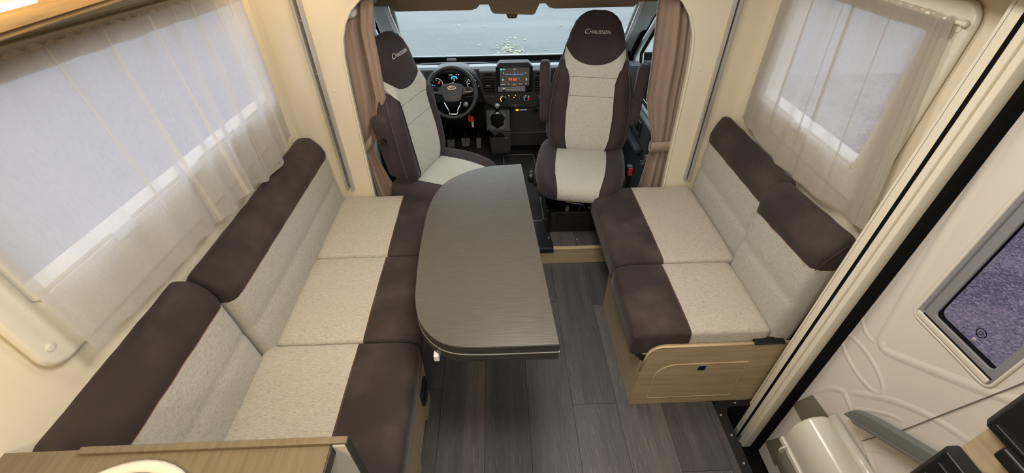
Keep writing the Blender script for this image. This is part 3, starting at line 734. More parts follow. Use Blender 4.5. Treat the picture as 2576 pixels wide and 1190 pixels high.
# ---- kitchen unit by the left wall
kt = thing('kitchen_unit', 'kitchen cabinet in the near left corner, grey-white side', 'cupboard', (-.66, .1, 0))
MB().box(-.975, -.318, .400, .414, .0, .8695).box(-.344, -.318, .400, .414, .8695, .8995).build('end_board', 'gloss_white', kt)
MB().box(-.83, -.316, .402, .416, .8995, .909).build('raised_edge', 'worktop', kt, bevel=.002)
MB().box(-.318, -.314, .399, .416, .0, .9085).build('edge_strip', 'table_edge', kt)
MB().box(-.97, -.40, -1.2, .400, .0, .868).build('cabinet_body', 'gloss_white', kt)
wt = tag(MB().box(-.98, -.345, -1.2, .414, .870, .8985).build('worktop', 'table_edge'), 'bronze-brown kitchen worktop in the near left corner', 'worktop')
MB().box(-.98, -.349, -1.2, .4135, .898, .8995).build('laminate', 'worktop', wt)
wt.location.z += 0
sk = thing('round_sink', 'round steel sink basin with a pale rim set in the bronze worktop', 'sink', (-.69, .235, .9))
MB().lathe([(.157, .9015), (.157, .906), (.150, .909), (.138, .908), (.134, .9035), (.134, .9025)], (-.69, .23, 0), 48).build('rim', 'ivory', sk, smooth=True)
MB().lathe([(.136, .9045), (.131, .902), (.128, .9022), (.02, .9018)], (-.69, .23, 0), 40).build('basin', 'steel', sk, smooth=True)

# ---- tall cabinet by the door with black mouldings
tc = thing('tall_cabinet', 'tall oak cabinet in the near right corner, mostly hidden by black mouldings', 'cupboard', (1.0, 0, 0))
MB().box(.880, 1.10, -1.2, .352, -.0, 2.04).build('side_panel', 'oak_y', tc)
def moulding(nm, lab_, x0, x1, y1, z0, z1, grp):
    t = thing(nm, lab_, 'bracket', (x0, y1, z0), group=grp)
    MB().prism([(x0, -.8), (x0, y1-.012), (x0+.012, y1), (x1, y1), (x1, -.8)], 2, z0, z1).build('housing', 'black', t, bevel=.004, seg=3)
    for z in (z0+.02, z1-.03, z1-.075):
        if z > z0: MB().box(x0-.006, x0+.004, -.8, y1-.02, z-.004, z+.004).build('rib', 'black', t, bevel=.002)
    return t
mo = moulding('black_moulding', 'lower black plastic moulding on the tall cabinet beside the door', .842, .8795, .356, .30, .893, None)
MB().box(.842, .90, .20, .30, .885, .905).build('raised_block', 'black', mo, bevel=.006)
mo = moulding('black_moulding', 'upper black plastic moulding on the tall cabinet beside the door', .858, .8795, .36, .985, 1.9, None)
MB().box(.850, .885, .20, .31, .96, .99).build('raised_block', 'black', mo, bevel=.006)

# ================================================================== CURTAINS
def sheer_curtain(label, X, s, y0, y1, ztop, zbot, m, folds, top_skew=0, yb0=None, yb1=None, amp=.016, pleats=()):
    random.seed(folds)
    t = thing('sheer_curtain', label, 'curtain', (X, (y0+y1)/2, ztop))
    yb0 = yb0 if yb0 is not None else y0; yb1 = yb1 if yb1 is not None else y1
    ph = [random.uniform(0, 6.28) for _ in range(8)]; fr = [random.uniform(.7, 1.5) for _ in range(8)]
    def fold(u, v):
        a = 0
        for i in range(4):
            a += math.sin(u*folds*fr[i]*2*math.pi*(1 if i < 2 else .45)+ph[i]+v*.6*math.sin(ph[i]))*(.45, .3, .5, .35)[i]
        sg = math.copysign(abs(a)**1.25, a)
        ruf = math.sin(u*folds*16+ph[4])*.6+math.sin(u*folds*27+ph[5])*.4
        k = math.exp(-((1-v)/.05)**2)
        return sg*amp*(.35+.65*(1-v))*(1-k*.6)+ruf*.0045*k
    def fn(u, v):   # v=0 bottom, 1 top
        v2 = v
        y = (yb0+(y0-yb0)*v)+((yb1+(y1-yb1)*v)-(yb0+(y0-yb0)*v))*u
        zb = zbot(u) if callable(zbot) else zbot
        zt = ztop+(.004*math.sin(u*folds*20) if v > .99 else 0)+top_skew*u
        z = zb+(zt-zb)*v
        x = X+s*(.019+fold(u, v))+s*.006*(1-v)
        y += .01*math.sin(u*folds*5+ph[6])*(1-v)*.5
        return (x, y, z)
    c = MB().grid(fn, int(folds*26), 44).build('cloth', m, t, smooth=True, fix=False)
    hm = MB().grid(lambda u, v: tuple(a+b for a, b in zip(fn(u, v*.022), (s*.002, 0, 0))), int(folds*13), 1).build('hem', m, t, smooth=True, fix=False)
    for q in (-.008, -.006, .002): MB().grid(lambda u, v: tuple(a+b for a, b in zip(fn(u, .925+v*.06), (s*q, 0, 0))), int(folds*13), 2).build('header_tape', m, t, smooth=True, fix=False)
    for k_, (uc, uw, sk, vlo) in enumerate(pleats):
        for q in (0, 1):      # a pleat: the voile doubled over itself
            MB().grid(lambda u, v: (lambda w_: tuple(a+b for a, b in zip(w_, (s*(.0025+.002*q), 0, 0))))(fn(min(1, max(0, uc+sk*(vlo+(1-vlo)*v)+uw*(u-.5)*(1-.55*v)*(1-.75*q))), vlo+(.985-vlo)*v)), 3, 30).build('pleat', 'pleat' if m == 'sheer' else m, t, smooth=True, fix=False)
    for e in (0, 1):
        MB().grid(lambda u, v: tuple(a+b for a, b in zip(fn((u*.015 if e == 0 else 1-u*.015), v), (s*.002, 0, 0))), 2, 30).build('side_hem', m, t, smooth=True, fix=False)
    return t
zb = lambda u: .885-.025*min(1, u*1.9)+.02*math.exp(-((u-1)/.06)**2)-.035*math.exp(-((u-.78)/.10)**2)+.006*math.sin(u*23)
sc1 = sheer_curtain('long pale sheer curtain over the large left window', -.945, 1, .60, 1.80, 1.462, zb, 'sheer', 8, yb0=.615, yb1=1.80, amp=.020, pleats=((.33, .010, -.03, .25), (.47, .018, -.03, 0), (.60, .012, -.02, .0), (.665, .006, .01, .55), (.76, .014, -.015, 0), (.84, .008, .01, .5), (.93, .020, 0, 0))); slope(sc1, .045)
rd = tag(MB().tube([(-.936, .56, 1.450), (-.936, 1.84, 1.450)], .006, 10).build('curtain_rod', 'frame_cream', smooth=True), 'thin cream curtain rod threaded through the left sheer curtain', 'curtain rod')
for y in (.56, 1.84): MB().box(-.957, -.922, y-.008, y+.008, 1.440, 1.464).build('bracket', 'gloss_white', rd, bevel=.003)
slope(rd, .045)
zb2 = lambda u: .905-.030*(1-abs(2*u-1.15)**2)+.006*math.sin(u*9)
sheer_curtain('beige sheer curtain over the right window beside the door frame', 1.128, -1, 1.095, 1.83, 1.482, zb2, 'sheer_r', 6, yb0=.985, yb1=1.82, amp=.011, pleats=((.06, .10, 0, 0), (.24, .016, .02, 0), (.45, .05, .03, .35), (.52, .010, .02, 0), (.72, .03, .02, .1), (.93, .09, 0, 0)))
rd = tag(MB().tube([(1.117, 1.078, 1.474), (1.117, 1.86, 1.474)], .0055, 10).build('curtain_rod', 'frame_cream', smooth=True), 'cream curtain rod with a rounded white end above the right window', 'curtain rod')
MB().box(1.112, 1.128, 1.072, 1.082, 1.467, 1.482).build('bracket', 'gloss_white', rd, bevel=.004)
MB().lathe([(.004, -.010), (.0065, -.009), (.0075, -.002), (.005, 0)], (1.117, 1.076, 1.474), 14, 1).build('end_knob', 'gloss_white', rd, smooth=True)

def cab_curtain(label, rows, seed, s, Y=2.03):
    """rows: (z, x_left, x_right, amplitude)"""
    random.seed(seed)
    t = thing('cab_curtain', label, 'curtain', (rows[-1][1], Y, rows[-1][0]))
    ph = [random.uniform(0, 6.28) for _ in range(6)]
    def fn(u, v):
        f = v*(len(rows)-1); i = min(int(f), len(rows)-2); q = f-i; q = q*q*(3-2*q)
        a, b = rows[i], rows[i+1]
        z, xl, xr, am, yy = [a[k]+(b[k]-a[k])*q for k in range(5)]
        w = math.sin(u*2*math.pi*2.1+ph[0]+v*.8)*.6+math.sin(u*2*math.pi*3.9+ph[1]-v*.5)*.4+math.sin(u*2*math.pi*1.4+ph[2])*.4
        w = math.copysign(abs(w)**.8, w)
        return (xl+(xr-xl)*u+.006*math.sin(u*9+v*4), Y+yy-am*w, z)
    c = MB().grid(fn, 90, 60).build('cloth', 'brown_cloth', t, smooth=True, fix=False, solid=.003)
    return t, fn
# right: gathered at the tie
rows = [(.0, .74, .94, .022, .0), (.25, .745, .935, .022, .0), (.40, .765, .93, .022, .0), (.60, .785, .915, .014, .0), (.66, .792, .910, .010, .0), (.72, .782, .912, .012, 0),
        (.80, .755, .918, .020, 0), (.92, .718, .922, .024, 0), (1.10, .710, .915, .024, 0), (1.25, .700, .895, .022, 0), (1.40, .690, .86, .018, 0)]
t, fn = cab_curtain('taupe cab curtain tied back on the right, beside the passenger seat', rows, 3, 1)
MB().grid(lambda u, v: (.785+.128*u, 1.990-.004*math.sin(u*math.pi), .645+.052*v+.010*u), 12, 2).build('tie_back', 'brown_cloth', t, smooth=True, fix=False, solid=.006)
MB().grid(lambda u, v: (.785-.003*math.sin(v*3.14), 1.996+.018*u, .645+.052*v), 4, 2).build('tie_back', 'brown_cloth', t, fix=False, solid=.004)
rows = [(.0, -.71, -.50, .02, .0), (.25, -.71, -.53, .02, .0), (.38, -.71, -.560, .020, .0), (.52, -.71, -.600, .018, .0), (.63, -.705, -.632, .012, 0), (.69, -.705, -.642, .008, 0), (.74, -.705, -.622, .010, 0),
        (.82, -.705, -.568, .018, 0), (.95, -.705, -.530, .026, 0), (1.12, -.700, -.528, .024, 0), (1.25, -.690, -.530, .022, 0), (1.40, -.66, -.50, .02, 0)]
t, fn = cab_curtain('taupe cab curtain tied back on the left, behind the driver seat', rows, 11, -1)
MB().grid(lambda u, v: (-.702+.066*u, 1.992+.010*(1-math.sin(u*math.pi)), .655+.075*u+.045*v), 12, 2).build('tie_back', 'brown_cloth', t, smooth=True, fix=False, solid=.006)

# ================================================================== CAB SEATS
def interp(tab, v):
    for i in range(len(tab)-1):
        if v <= tab[i+1][0]:
            a, b = tab[i], tab[i+1]; q = (v-a[0])/(b[0]-a[0]); q = max(0, min(1, q)); q = q*q*(3-2*q)*.5+q*.5
            return a[1]+(b[1]-a[1])*q
    return tab[-1][1]
HW = [(0, .185), (.06, .215), (.15, .236), (.3, .242), (.45, .232), (.55, .214), (.65, .188), (.75, .163), (.85, .140), (.92, .118), (.96, .094), (.985, .066), (1, .03)]
def cab_seat(label, loc, rz, flip=1, pedestal=True, lean=17, zback=.40, bx=0, HB=.745, arm=(.244, .175)):
    t = thing('swivel_chair', label, 'chair', loc, rz, 'cab seats')
    ln = R(lean)
    def F(u, v, off=0, back=False):
        hw = interp(HW, v)
        x = u*hw
        end = (1-abs(2*v-1)**7)**.5 if 0 < v < 1 else 0
        T = (.058-.012*v)*max(0, 1-abs(u)**4)**.5*end
        bol = .030*math.exp(-((abs(u)-.76)/.20)**2)*max(0, min(1, (.74-v)/.12))*min(1, v/.08)*(1 if abs(u) < 1 else 0)
        belly = .012*math.sin(max(0, min(1, v/.7))*math.pi)
        hd = .012*math.exp(-((v-.86)/.10)**2)*(1-u*u)
        y = (T*1.0+bol*(1-abs(u)**8)+belly*(1-u*u)+hd+off) * -1 if not back else T*.95+.01*end*(1-u*u)
        z = v*HB
        Y = y*math.cos(ln)+z*math.sin(ln); Z = z*math.cos(ln)-y*math.sin(ln)
        return Vector((x+bx, .105+Y, zback+Z))
    def clr(mb): return mb
    n = 40; vs = [0, .01, .03, .06]+[.06+.88*i/64 for i in range(1, 65)]+[.96, .975, .985, .993, .998]
    mb = MB()
    cols = 2*n
    for v in vs:
        for i in range(n+1):
            u = math.sin((2*i/n-1)*math.pi/2)
            mb.v.append(tuple(F(u, v)))
        for i in range(n-1, 0, -1):
            u = math.sin((2*i/n-1)*math.pi/2)
            mb.v.append(tuple(F(u, v, back=True)))
    w = 2*n
    for j in range(len(vs)-1):
        for i in range(w): mb.f.append((j*w+i, j*w+(i+1) % w, (j+1)*w+(i+1) % w, (j+1)*w+i))
    mb.f += [tuple(range(w)), tuple(range((len(vs)-1)*w, len(vs)*w))]
    back = mb.build('backrest', 'suede_cab', t, local=True, smooth=True)
    US = [(0, .53), (.46, .53), (.54, .56), (.60, .64), (.65, .78), (.70, .93), (.74, .96), (1, .965)]
    def us(v): return interp(US, v)
    def vt(u): return .655+.125*abs(u)**2.1
    def bp(s, q):
        u = s*.6; v = .02+q*.7
        for _ in range(50):
            v = .015+q*(vt(u)-.015); u = u*.6+.4*s*us(v)
        return u, v
    MB().grid(lambda a, b: tuple(F(*bp(2*a-1, b), .0045)), 40, 70).build('centre_panel', 'weave_cab', back, local=True, smooth=True)
    # horizontal stitched grooves and piping
    for vv in (.445, .575):
        MB().tube([tuple(F((2*k/16-1)*us(vv)*.985, vv, .0036)) for k in range(17)], .0016, 5).build('stitching', 'thread_grey', back, local=True)
    for sg in (-1, 1):
        MB().tube([tuple(F(*bp(sg, k/30), .0036)) for k in range(31)], .0020, 5).build('piping', 'suede_cab', back, local=True)
        MB().tube([tuple(F(sg*(.93-.03*math.sin(k/24*3)), .04+.60*k/24, .001)) for k in range(25)], .0015, 5).build('stitching', 'thread_grey', back, local=True)
    # headrest panel
    def hp(a, b):
        u = (2*a-1)*.93; v0 = vt(u)+.004; v1 = .972-.012*abs(u)**3
        return tuple(F(u, v0+(v1-v0)*b, .003))
    hr = MB().grid(hp, 18, 16).build('headrest', 'suede_cab', t, local=True, smooth=True)
    def tf(x, y, z):
        hw = interp(HW, .865); return F((x+.0)/hw, .868+y/HB, .0045+z)
    text_obj('C', .034, 'white_text', hr, lambda x, y, z: tf(x-.056, y+.001, z), shear=.18)
    text_obj('HAUSSØN', .0235, 'white_text', hr, lambda x, y, z: tf(x+.012, y-.001, z), shear=.18)
    # seat cushion
    def key(p): return 'weave_cab' if abs(p.x) < .142 else 'suede_cab'
    def deform(w):
        f = (-w.y+.02)/.25        # + toward front
        side_ = max(0, abs(w.x)-.15)/.10
        up = (w.z-.285)/.135
        w.x *= 1-.16*max(0, f)**3-.10*max(0, -f)**2
        w.z += up*(.022*math.sin(min(1, side_)*math.pi*.8)-.012*max(0, f)**3*0) + up*.012*(1-(w.y/.25)**2)
        w.z -= (1-up)*.0
        if f > .2: w.z -= up*.02*(f-.2)**2; w.y -= .012*math.sin(up*3.14)*(1-(w.x/.26)**2)
        w.y -= .020*(1-(w.x/.25)**2)*max(0, f)
        return w
    d = softbox(-.250, .250, -.265, .20, .285, .420, .065, .055, .050, cuts=(-.142, .142), key=key, deform=deform, step=.03)
    cu = d['suede_cab'].build('seat_cushion', 'suede_cab', t, local=True, smooth=True, fix=False)
    d['weave_cab'].build('centre_panel', 'weave_cab', cu, local=True, smooth=True, fix=False)
    for sg in (-1, 1):
        P = [deform(Vector((sg*.142, -.245+.055-.055*math.cos(a*.1963), .285+.08+.050-.055+.055*math.sin(a*.1963)))) for a in range(0, 9)]
        P += [deform(Vector((sg*.142, -.19+.35*k/10, .4203))) for k in range(1, 11)]
        MB().tube([tuple(p) for p in P], .0018, 5).build('piping', 'suede_cab', cu, local=True)
        # stitched edge round the front bolster
        P = [deform(Vector((sg*(.150+.075*math.sin(k/10*1.57)), -.222+.03*(1-math.cos(k/10*1.57)), .408))) for k in range(11)]
        P += [deform(Vector((sg*.226, -.19+.3*k/8, .404))) for k in range(1, 9)]
        MB().tube([tuple(p) for p in P], .0014, 5).build('stitching', 'thread_grey', cu, local=True)
    # armrests folded up beside the backrest
    for sg in (-1, 1):
        ab = softbox(-.027, .027, -.045, .045, 0, .325, .018, .022, .030, step=.05)[0]
        ab.xf(Matrix.Translation((sg*arm[0]+bx, .125, zback+arm[1])) @ Matrix.Rotation(-ln*.85, 4, 'X') @ Matrix.Rotation(sg*R(3), 4, 'Y'))
        a_ = ab.build('armrest', 'suede_cab', t, local=True, smooth=True, fix=False)
        MB().tube([(sg*.262+bx*0, .14, zback+.30), (sg*.20, .15, zback+.30)], .014, 8).build('armrest_pivot', 'black', a_, local=True)
    # recliner, knob, side covers
    for sg in (-1, 1):
        sc = softbox(-.014, .014, -.13, .18, .235, .345, .012, .03, .03, step=.1)[0]
        sc.xf(Matrix.Translation((sg*.250, .05, 0))); sc.build('side_cover', 'dash', t, local=True, smooth=True, fix=False)
    kn = MB().lathe([(.035, 0), (.038, .006), (.038, .024), (.030, .030)], (0, 0, 0), 22, 0)
    kn.v = [(-.262-v[0], v[1]-.05, v[2]+.300) for v in kn.v]; kn.build('recliner_knob', 'black', t, local=True, bevel=.002)
    # swivel, pan and pedestal
    MB().box(-.22, .22, -.19, .20, .255, .285).build('seat_pan', 'black', t, local=True, bevel=.01)
    MB().box(-.17, .17, -.17, .17, .215, .255).build('swivel_plate', 'rubber', t, local=True, bevel=.003)
    for y in (-.15, .15): MB().box(-.20, .20, y-.012, y+.012, .235, .25).build('slide_rail', 'black', t, local=True, bevel=.002)
    return t, F
ps, _ = cab_seat('passenger cab seat turned to face the living area, fully visible', (.462, 2.165, .105), R(-11), lean=10, bx=.022)
ds, _ = cab_seat('driver cab seat turned sideways toward the table, beside the left curtain', (-.337, 2.135, .045), R(69), lean=8, HB=.725, arm=(.206, .09))
ds.scale = (1.03, 1.03, 1.03)
# pedestals
pd = tag(MB().prism([(.278, 2.005), (.60, 2.005), (.605, 2.36), (.273, 2.36)], 2, .106, .245).build('seat_pedestal', 'black', bevel=.008),
         'black box pedestal under the passenger cab seat with open electrics behind its lip', 'pedestal')
MB().box(.285, .595, 1.997, 2.010, .225, .262).build('top_lip', 'black', pd, bevel=.004)
MB().box(.325, .352, 1.992, 2.004, .195, .268).build('clip', 'black', pd, bevel=.003)
MB().box(.262, .278, 1.99, 2.2, .107, .285).build('side_cheek', 'black_gloss', pd, bevel=.006)
for x in (.512, .532): MB().lathe([(.004, 0), (.004, .012), (.002, .014)], (x, 2.03, .262), 8).build('brass_terminal', 'e_amber' if 0 else 'oak_edge', pd)
MB().box(.375, .395, 2.02, 2.04, .245, .285).build('connector', 'mat_edge', pd, bevel=.002)
MB().tube([(.45, 2.02, .25), (.455, 2.02, .28), (.475, 2.03, .29), (.49, 2.03, .262)], .0025, 6).build('cable', 'mat_edge', pd)
MB().tube([(.37, 2.0, .335), (.40, 1.995, .330), (.46, 1.99, .322)], .003, 6).build('release_bar', 'steel', pd)
p2 = tag(MB().prism([(-.38, 2.0), (-.08, 2.0), (-.08, 2.33), (-.38, 2.33)], 2, .106, .255).build('seat_pedestal', 'black', bevel=.008),
         'black box pedestal under the driver cab seat', 'pedestal')
# ---- floor mats
mt = tag(MB().prism(rrect(.03, .262, 2.12, 2.96, .03), 2, .106, .112).build('floor_mat', 'carpet'), 'black gangway mat with grey bound edge between the cab seats', 'mat')
MB().tube([(x, y, .112) for x, y in rrect(.03, .262, 2.12, 2.96, .03)], .004, 6, closed=True).build('bound_edge', 'mat_edge', mt)

# ================================================================== DASHBOARD
da = thing('dashboard', 'charcoal dashboard with centre stack, lit instruments and air vents', 'dashboard', (.115, 2.95, .105))
X0, X1 = -.715, .945
prof = [(2.99, .70), (2.985, .788), (2.94, .802), (2.885, .804), (2.868, .790), (2.872, .74), (2.90, .62), (2.935, .56), (2.95, .52), (2.96, .45), (3.0, .36), (3.13, .34), (3.13, .70)]
def dashpart(pr, x0, x1, name, m, par, **k):
    return MB().prism(pr, 0, x0, x1).build(name, m, par, **k)
dashpart(prof, X0, X1, 'main_body', 'dash', da, bevel=.006)
tp = [(2.992, .780), (2.985, .793), (2.94, .807), (2.885, .809), (2.866, .795), (2.885, .80), (2.94, .800), (2.985, .780)]
dashpart(tp, X0, X1, 'top_pad', 'dash_top', da, bevel=.003)
# rear windscreen trough lines
MB().tube([(-.58, 2.95, .795), (-.50, 2.99, .797), (-.35, 3.005, .797), (-.1, 3.0, .795), (.0, 2.96, .793)], .006, 8).build('moulded_line', 'dash_top', da, smooth=True)
# instrument binnacle
def arch(x0, x1, z0, z1, n=14, p=2.6):
    cx = (x0+x1)/2; hx = (x1-x0)/2; o = []
    for i in range(n+1):
        a = math.pi*i/n; c, s = math.cos(a), math.sin(a)
        o.append((cx+hx*math.copysign(abs(c)**(2/p), c), z0+(z1-z0)*abs(s)**(2/p)))
    return o
oa = arch(-.470, -.098, .655, .822, 30); ia = arch(-.458, -.110, .665, .808, 30)
hd = MB()
n = len(oa)
vs = [(x, 2.775, z) for x, z in oa]+[(x, 2.785, z-.002) for x, z in ia]+[(x, 2.93, z) for x, z in oa]+[(x, 2.85, z-.003) for x, z in ia]
fs = []
for i in range(n-1): fs += [(i, i+1, n+i+1, n+i), (i, 2*n+i, 2*n+i+1, i+1), (n+i, n+i+1, 3*n+i+1, 3*n+i)]
hd.add(vs, fs).build('instrument_hood', 'dash', da, smooth=True, solid=.004)
cl = MB().prism([(x, z) for x, z in ia], 1, 2.848, 2.855).build('instrument_cluster', 'black_gloss', da)
def yring(cx, cz, r, a0, a1, w, y, name, m, par, n=24):
    return MB().tube([(cx+r*math.cos(R(a0+(a1-a0)*i/n)), y, cz+r*math.sin(R(a0+(a1-a0)*i/n))) for i in range(n+1)], w, 5).build(name, m, par)
yc_ = 2.846
yring(-.400, .712, .040, -30, 210, .0014, yc_, 'dial_ring', 'e_white', cl)
yring(-.160, .712, .040, -30, 210, .0014, yc_, 'dial_ring', 'e_white', cl)
yring(-.282, .745, .017, 0, 180, .0045, yc_, 'power_arc', 'e_cyan', cl, 14)
MB().tube([(-.436, yc_, .703), (-.410, yc_, .705)], .0016, 5).build('needle', 'e_cyan', cl)
def ytext(s, size, cx, cz, y, m, par, slope=0):
    return text_obj(s, size, m, par, lambda a, b, c_: Vector((cx+a, y-c_+slope*b, cz+b))-wloc(par))
for a, s_ in ((190, '1'), (140, '2'), (90, '3'), (40, '4')):
    ytext(s_, .012, -.400+.028*math.cos(R(a)), .712+.028*math.sin(R(a)), yc_, 'e_white', cl)
for a, s_ in ((180, '60'), (140, '90'), (95, '120'), (55, '150')):
    ytext(s_, .009, -.160+.027*math.cos(R(a)), .712+.027*math.sin(R(a)), yc_, 'e_white', cl)
ytext('0', .018, -.282, .744, yc_, 'e_white', cl); ytext('km/h', .005, -.282, .735, yc_, 'e_white', cl)
MB().box(-.314, -.290, yc_-.001, yc_, .770, .773).build('status_line', 'e_white', cl)
MB().box(-.268, -.263, yc_-.001, yc_, .770, .775).box(-.254, -.246, yc_-.001, yc_, .770, .775).build('status_icon', 'e_white', cl)
MB().box(-.300, -.295, yc_-.001, yc_, .722, .725).box(-.290, -.286, yc_-.001, yc_, .722, .725).build('status_icon', 'e_white', cl)
MB().lathe([(.006, 0), (.006, .001)], (-.385, yc_-.001, .722), 10, 1).build('warning_light', 'e_red', cl)
# centre stack
cs = [(-.118, .800), (-.112, .64), (-.085, .585), (-.02, .555), (.10, .548), (.24, .550), (.31, .575), (.345, .63), (.352, .800)]
st2 = MB().prism(cs, 1, 2.825, 2.90).build('centre_stack', 'dash', da, bevel=.010, seg=3)
MB().prism([(-.118, .795), (-.110, .645), (-.085, .600), (-.02, .572), (.10, .566), (.24, .568), (.305, .590), (.337, .64), (.344, .795)], 1, 2.818, 2.828).build('stack_face', 'dash_lo', st2, bevel=.004)
for sx, (xa, xb, tw_) in ((1, (-.100, -.018, .018)), (-1, (.246, .328, -.018))):
    sh_ = tw_
    P = [(xa, .757), (xb, .757), (xb+max(0, -sh_)*0, .655), (xa+.012 if sx > 0 else xa, .655)] if sx > 0 else [(xa, .757), (xb, .757), (xb-.012, .655), (xa, .655)]
    vt_ = MB().prism(P, 1, 2.8165, 2.822).build('air_vent', 'rubber', st2)
    for k in range(6):
        z = .747-.0165*k; d = .012*k/6
        MB().box(xa+.003+(d if sx > 0 else 0), xb-.003-(0 if sx > 0 else d), 2.806, 2.820, z-.002, z+.0025).build('slat', 'dash', vt_)
    MB().box((xa+xb)/2-.014, (xa+xb)/2+.014, 2.802, 2.81, .705, .711).build('slider', 'dash_top', vt_, bevel=.001)
    ring2([(P[0][0]-.004, .761), (P[1][0]+.004, .761), (P[2][0]+.004, .651), (P[3][0]-.004, .651)], P, 1, 2.812, 2.822).build('vent_frame', 'dash', vt_)
    MB().prism(rrect(xa+.012, xb-.012, .775, .785, .004), 1, 2.812, 2.818).build('small_grille', 'black_gloss', vt_)
    for k in (0, 1): MB().box(xa+.010+k*.034, xa+.040+k*.034, 2.812, 2.818, .622, .642).build('button', 'dash', vt_, bevel=.002)
# radio
rd_ = MB().prism(rrect(-.008, .229, .668, .836, .006), 1, 2.795, 2.83).build('radio', 'black_gloss', da, bevel=.002)
MB().prism([(.0, .836), (.018, .856), (.20, .856), (.222, .836)], 1, 2.80, 2.86).build('hood', 'dash_lo', rd_)
sc = MB().box(.018, .207, 2.793, 2.796, .712, .826).build('screen', 'screen', rd_)
MB().box(.003, .182, 2.792, 2.796, .673, .705).build('button_strip', 'silver', rd_, bevel=.001)
MB().lathe([(.011, 0), (.011, -.010), (.008, -.012)], (.042, 2.793, .688), 20, 1).build('volume_knob', 'chrome', rd_, smooth=True)
MB().lathe([(.006, -.0122), (.006, -.0135)], (.042, 2.793, .688), 14, 1).build('knob_cap', 'black', rd_)
for k in range(5): MB().box(.066+k*.024, .072+k*.024, 2.7915, 2.7925, .687, .6885).build('button_mark', 'e_white', rd_)
ys = 2.7925
ytext('99.80', .026, .100, .752, ys, 'e_orange', sc)
ytext('«', .026, .036, .753, ys, 'e_white', sc); ytext('»', .026, .188, .753, ys, 'e_white', sc)
ytext('<', .014, .040, .792, ys, 'e_white', sc); ytext('>', .014, .182, .792, ys, 'e_white', sc)
ytext('17:17', .008, .112, .817, ys, 'e_white', sc); ytext('Radio', .007, .045, .817, ys, 'e_white', sc)
ytext('MHz', .007, .140, .757, ys, 'e_blue', sc)
MB().box(.02, .034, 2.792, 2.793, .813, .822).build('status_icon', 'e_cyan', sc)
MB().box(.050, .172, 2.792, 2.793, .783, .7865).build('tuning_scale', 'e_blue', sc)
MB().box(.110, .112, 2.7915, 2.793, .776, .803).build('tuning_needle', 'e_blue', sc)
for k in range(15):
    MB().box(.052+k*.008, .053+k*.008, 2.792, 2.793, .790, .793).build('scale_tick', 'e_white', sc) if k % 2 == 0 else None
for k, s_ in enumerate(('Favourites', 'Info', 'Radio', 'Manual', 'EQ')):
    ytext(s_, .0065, .036+.0375*k, .722, ys, 'e_white', sc)
    if k: MB().box(.0165+.0375*k, .0172+.0375*k, 2.792, 2.793, .716, .73).build('divider', 'mat_edge', sc)
MB().box(.094, .130, 2.792, 2.793, .713, .7145).build('active_tab', 'e_orange', sc)
# climate controls
for x, m_ in ((.032, 'e_amber'), (.190, 'e_blue')):
    kb = MB().lathe([(.022, 0), (.023, -.012), (.019, -.016), (.017, -.014)], (x, 2.818, .620), 24, 1).build('climate_knob', 'chrome', st2, smooth=True)
    MB().lathe([(.0175, -.012), (.0175, -.018), (.015, -.020)], (x, 2.818, .620), 20, 1).build('knob_cap', 'black_gloss', kb, smooth=True)
    yring(x, .620, .0145, 110, 250, .002, 2.797, 'knob_light', m_, kb, 10)
    if m_ == 'e_blue': yring(x, .620, .0145, -60, 60, .002, 2.797, 'knob_light', 'e_red', kb, 10)
for k, (x, z, l_) in enumerate(((.074, .638, 1), (.118, .640, 1), (.108, .626, 1), (.146, .634, 0), (.078, .618, 0), (.145, .618, 0))):
    b_ = MB().prism(rrect(x-.008, x+.008, z-.006, z+.006, .002), 1, 2.812, 2.818).build('climate_button', 'dash', st2)
    MB().box(x-.0035, x+.0035, 2.8105, 2.812, z-.0025, z+.0025).build('button_light', 'e_amber' if l_ else 'silver', b_)
hz = MB().prism([(.066, .582), (.168, .582), (.150, .560), (.084, .560)], 1, 2.805, 2.82).build('hazard_switch', 'dash', st2, bevel=.002)
MB().tube([(.112, 2.804, .566), (.122, 2.804, .566), (.117, 2.804, .574)], .0008, 4, closed=True).build('printed_triangle', 'e_red', hz)
# lower dash: 12 V panel, glove shelf, lower column
lp = dashpart([(2.885, .530), (2.89, .34), (3.0, .33), (3.1, .4), (3.1, .53)], .085, .36, 'lower_panel', 'dash_lo', da, bevel=.006)
MB().box(.110, .27, 2.876, 2.888, .498, .522).build('switch_panel', 'dash', lp, bevel=.003)
MB().box(.122, .142, 2.873, 2.877, .504, .515).build('indicator', 'e_amber', lp, bevel=.002)
ytext('PASSENGER AIRBAG', .0055, .175, .510, 2.8755, 'e_white', lp)
MB().lathe([(.019, 0), (.019, -.008), (.014, -.010)], (.262, 2.880, .510), 20, 1).build('power_socket', 'black', lp, smooth=True)
gs = dashpart([(2.86, .352), (2.855, .345), (2.865, .24), (3.0, .235), (3.0, .352)], .082, .55, 'shelf_bin', 'dash_lo', da, bevel=.006)
MB().box(.084, .55, 2.850, 2.862, .342, .350).build('shelf_lip', 'dash', gs, bevel=.003)
dashpart([(2.90, .53), (2.89, .36), (3.1, .33), (3.1, .53)], .36, .94, 'glove_box', 'dash_lo', da, bevel=.008)
dashpart([(2.93, .55), (2.96, .34), (3.13, .30), (3.13, .55)], -.712, -.10, 'knee_panel', 'rubber', da, bevel=.01)
MB().lathe([(.05, 0), (.05, .18), (.062, .26)], (-.285, 2.72, .66), 20, 1).xf(Matrix.Identity(4)).build('column_shroud', 'dash_lo', da, bevel=.004)
MB().tube([(-.34, 2.73, .685), (-.40, 2.715, .70), (-.425, 2.712, .70)], [.008, .007, .009], 8).build('stalk', 'black', da, smooth=True)
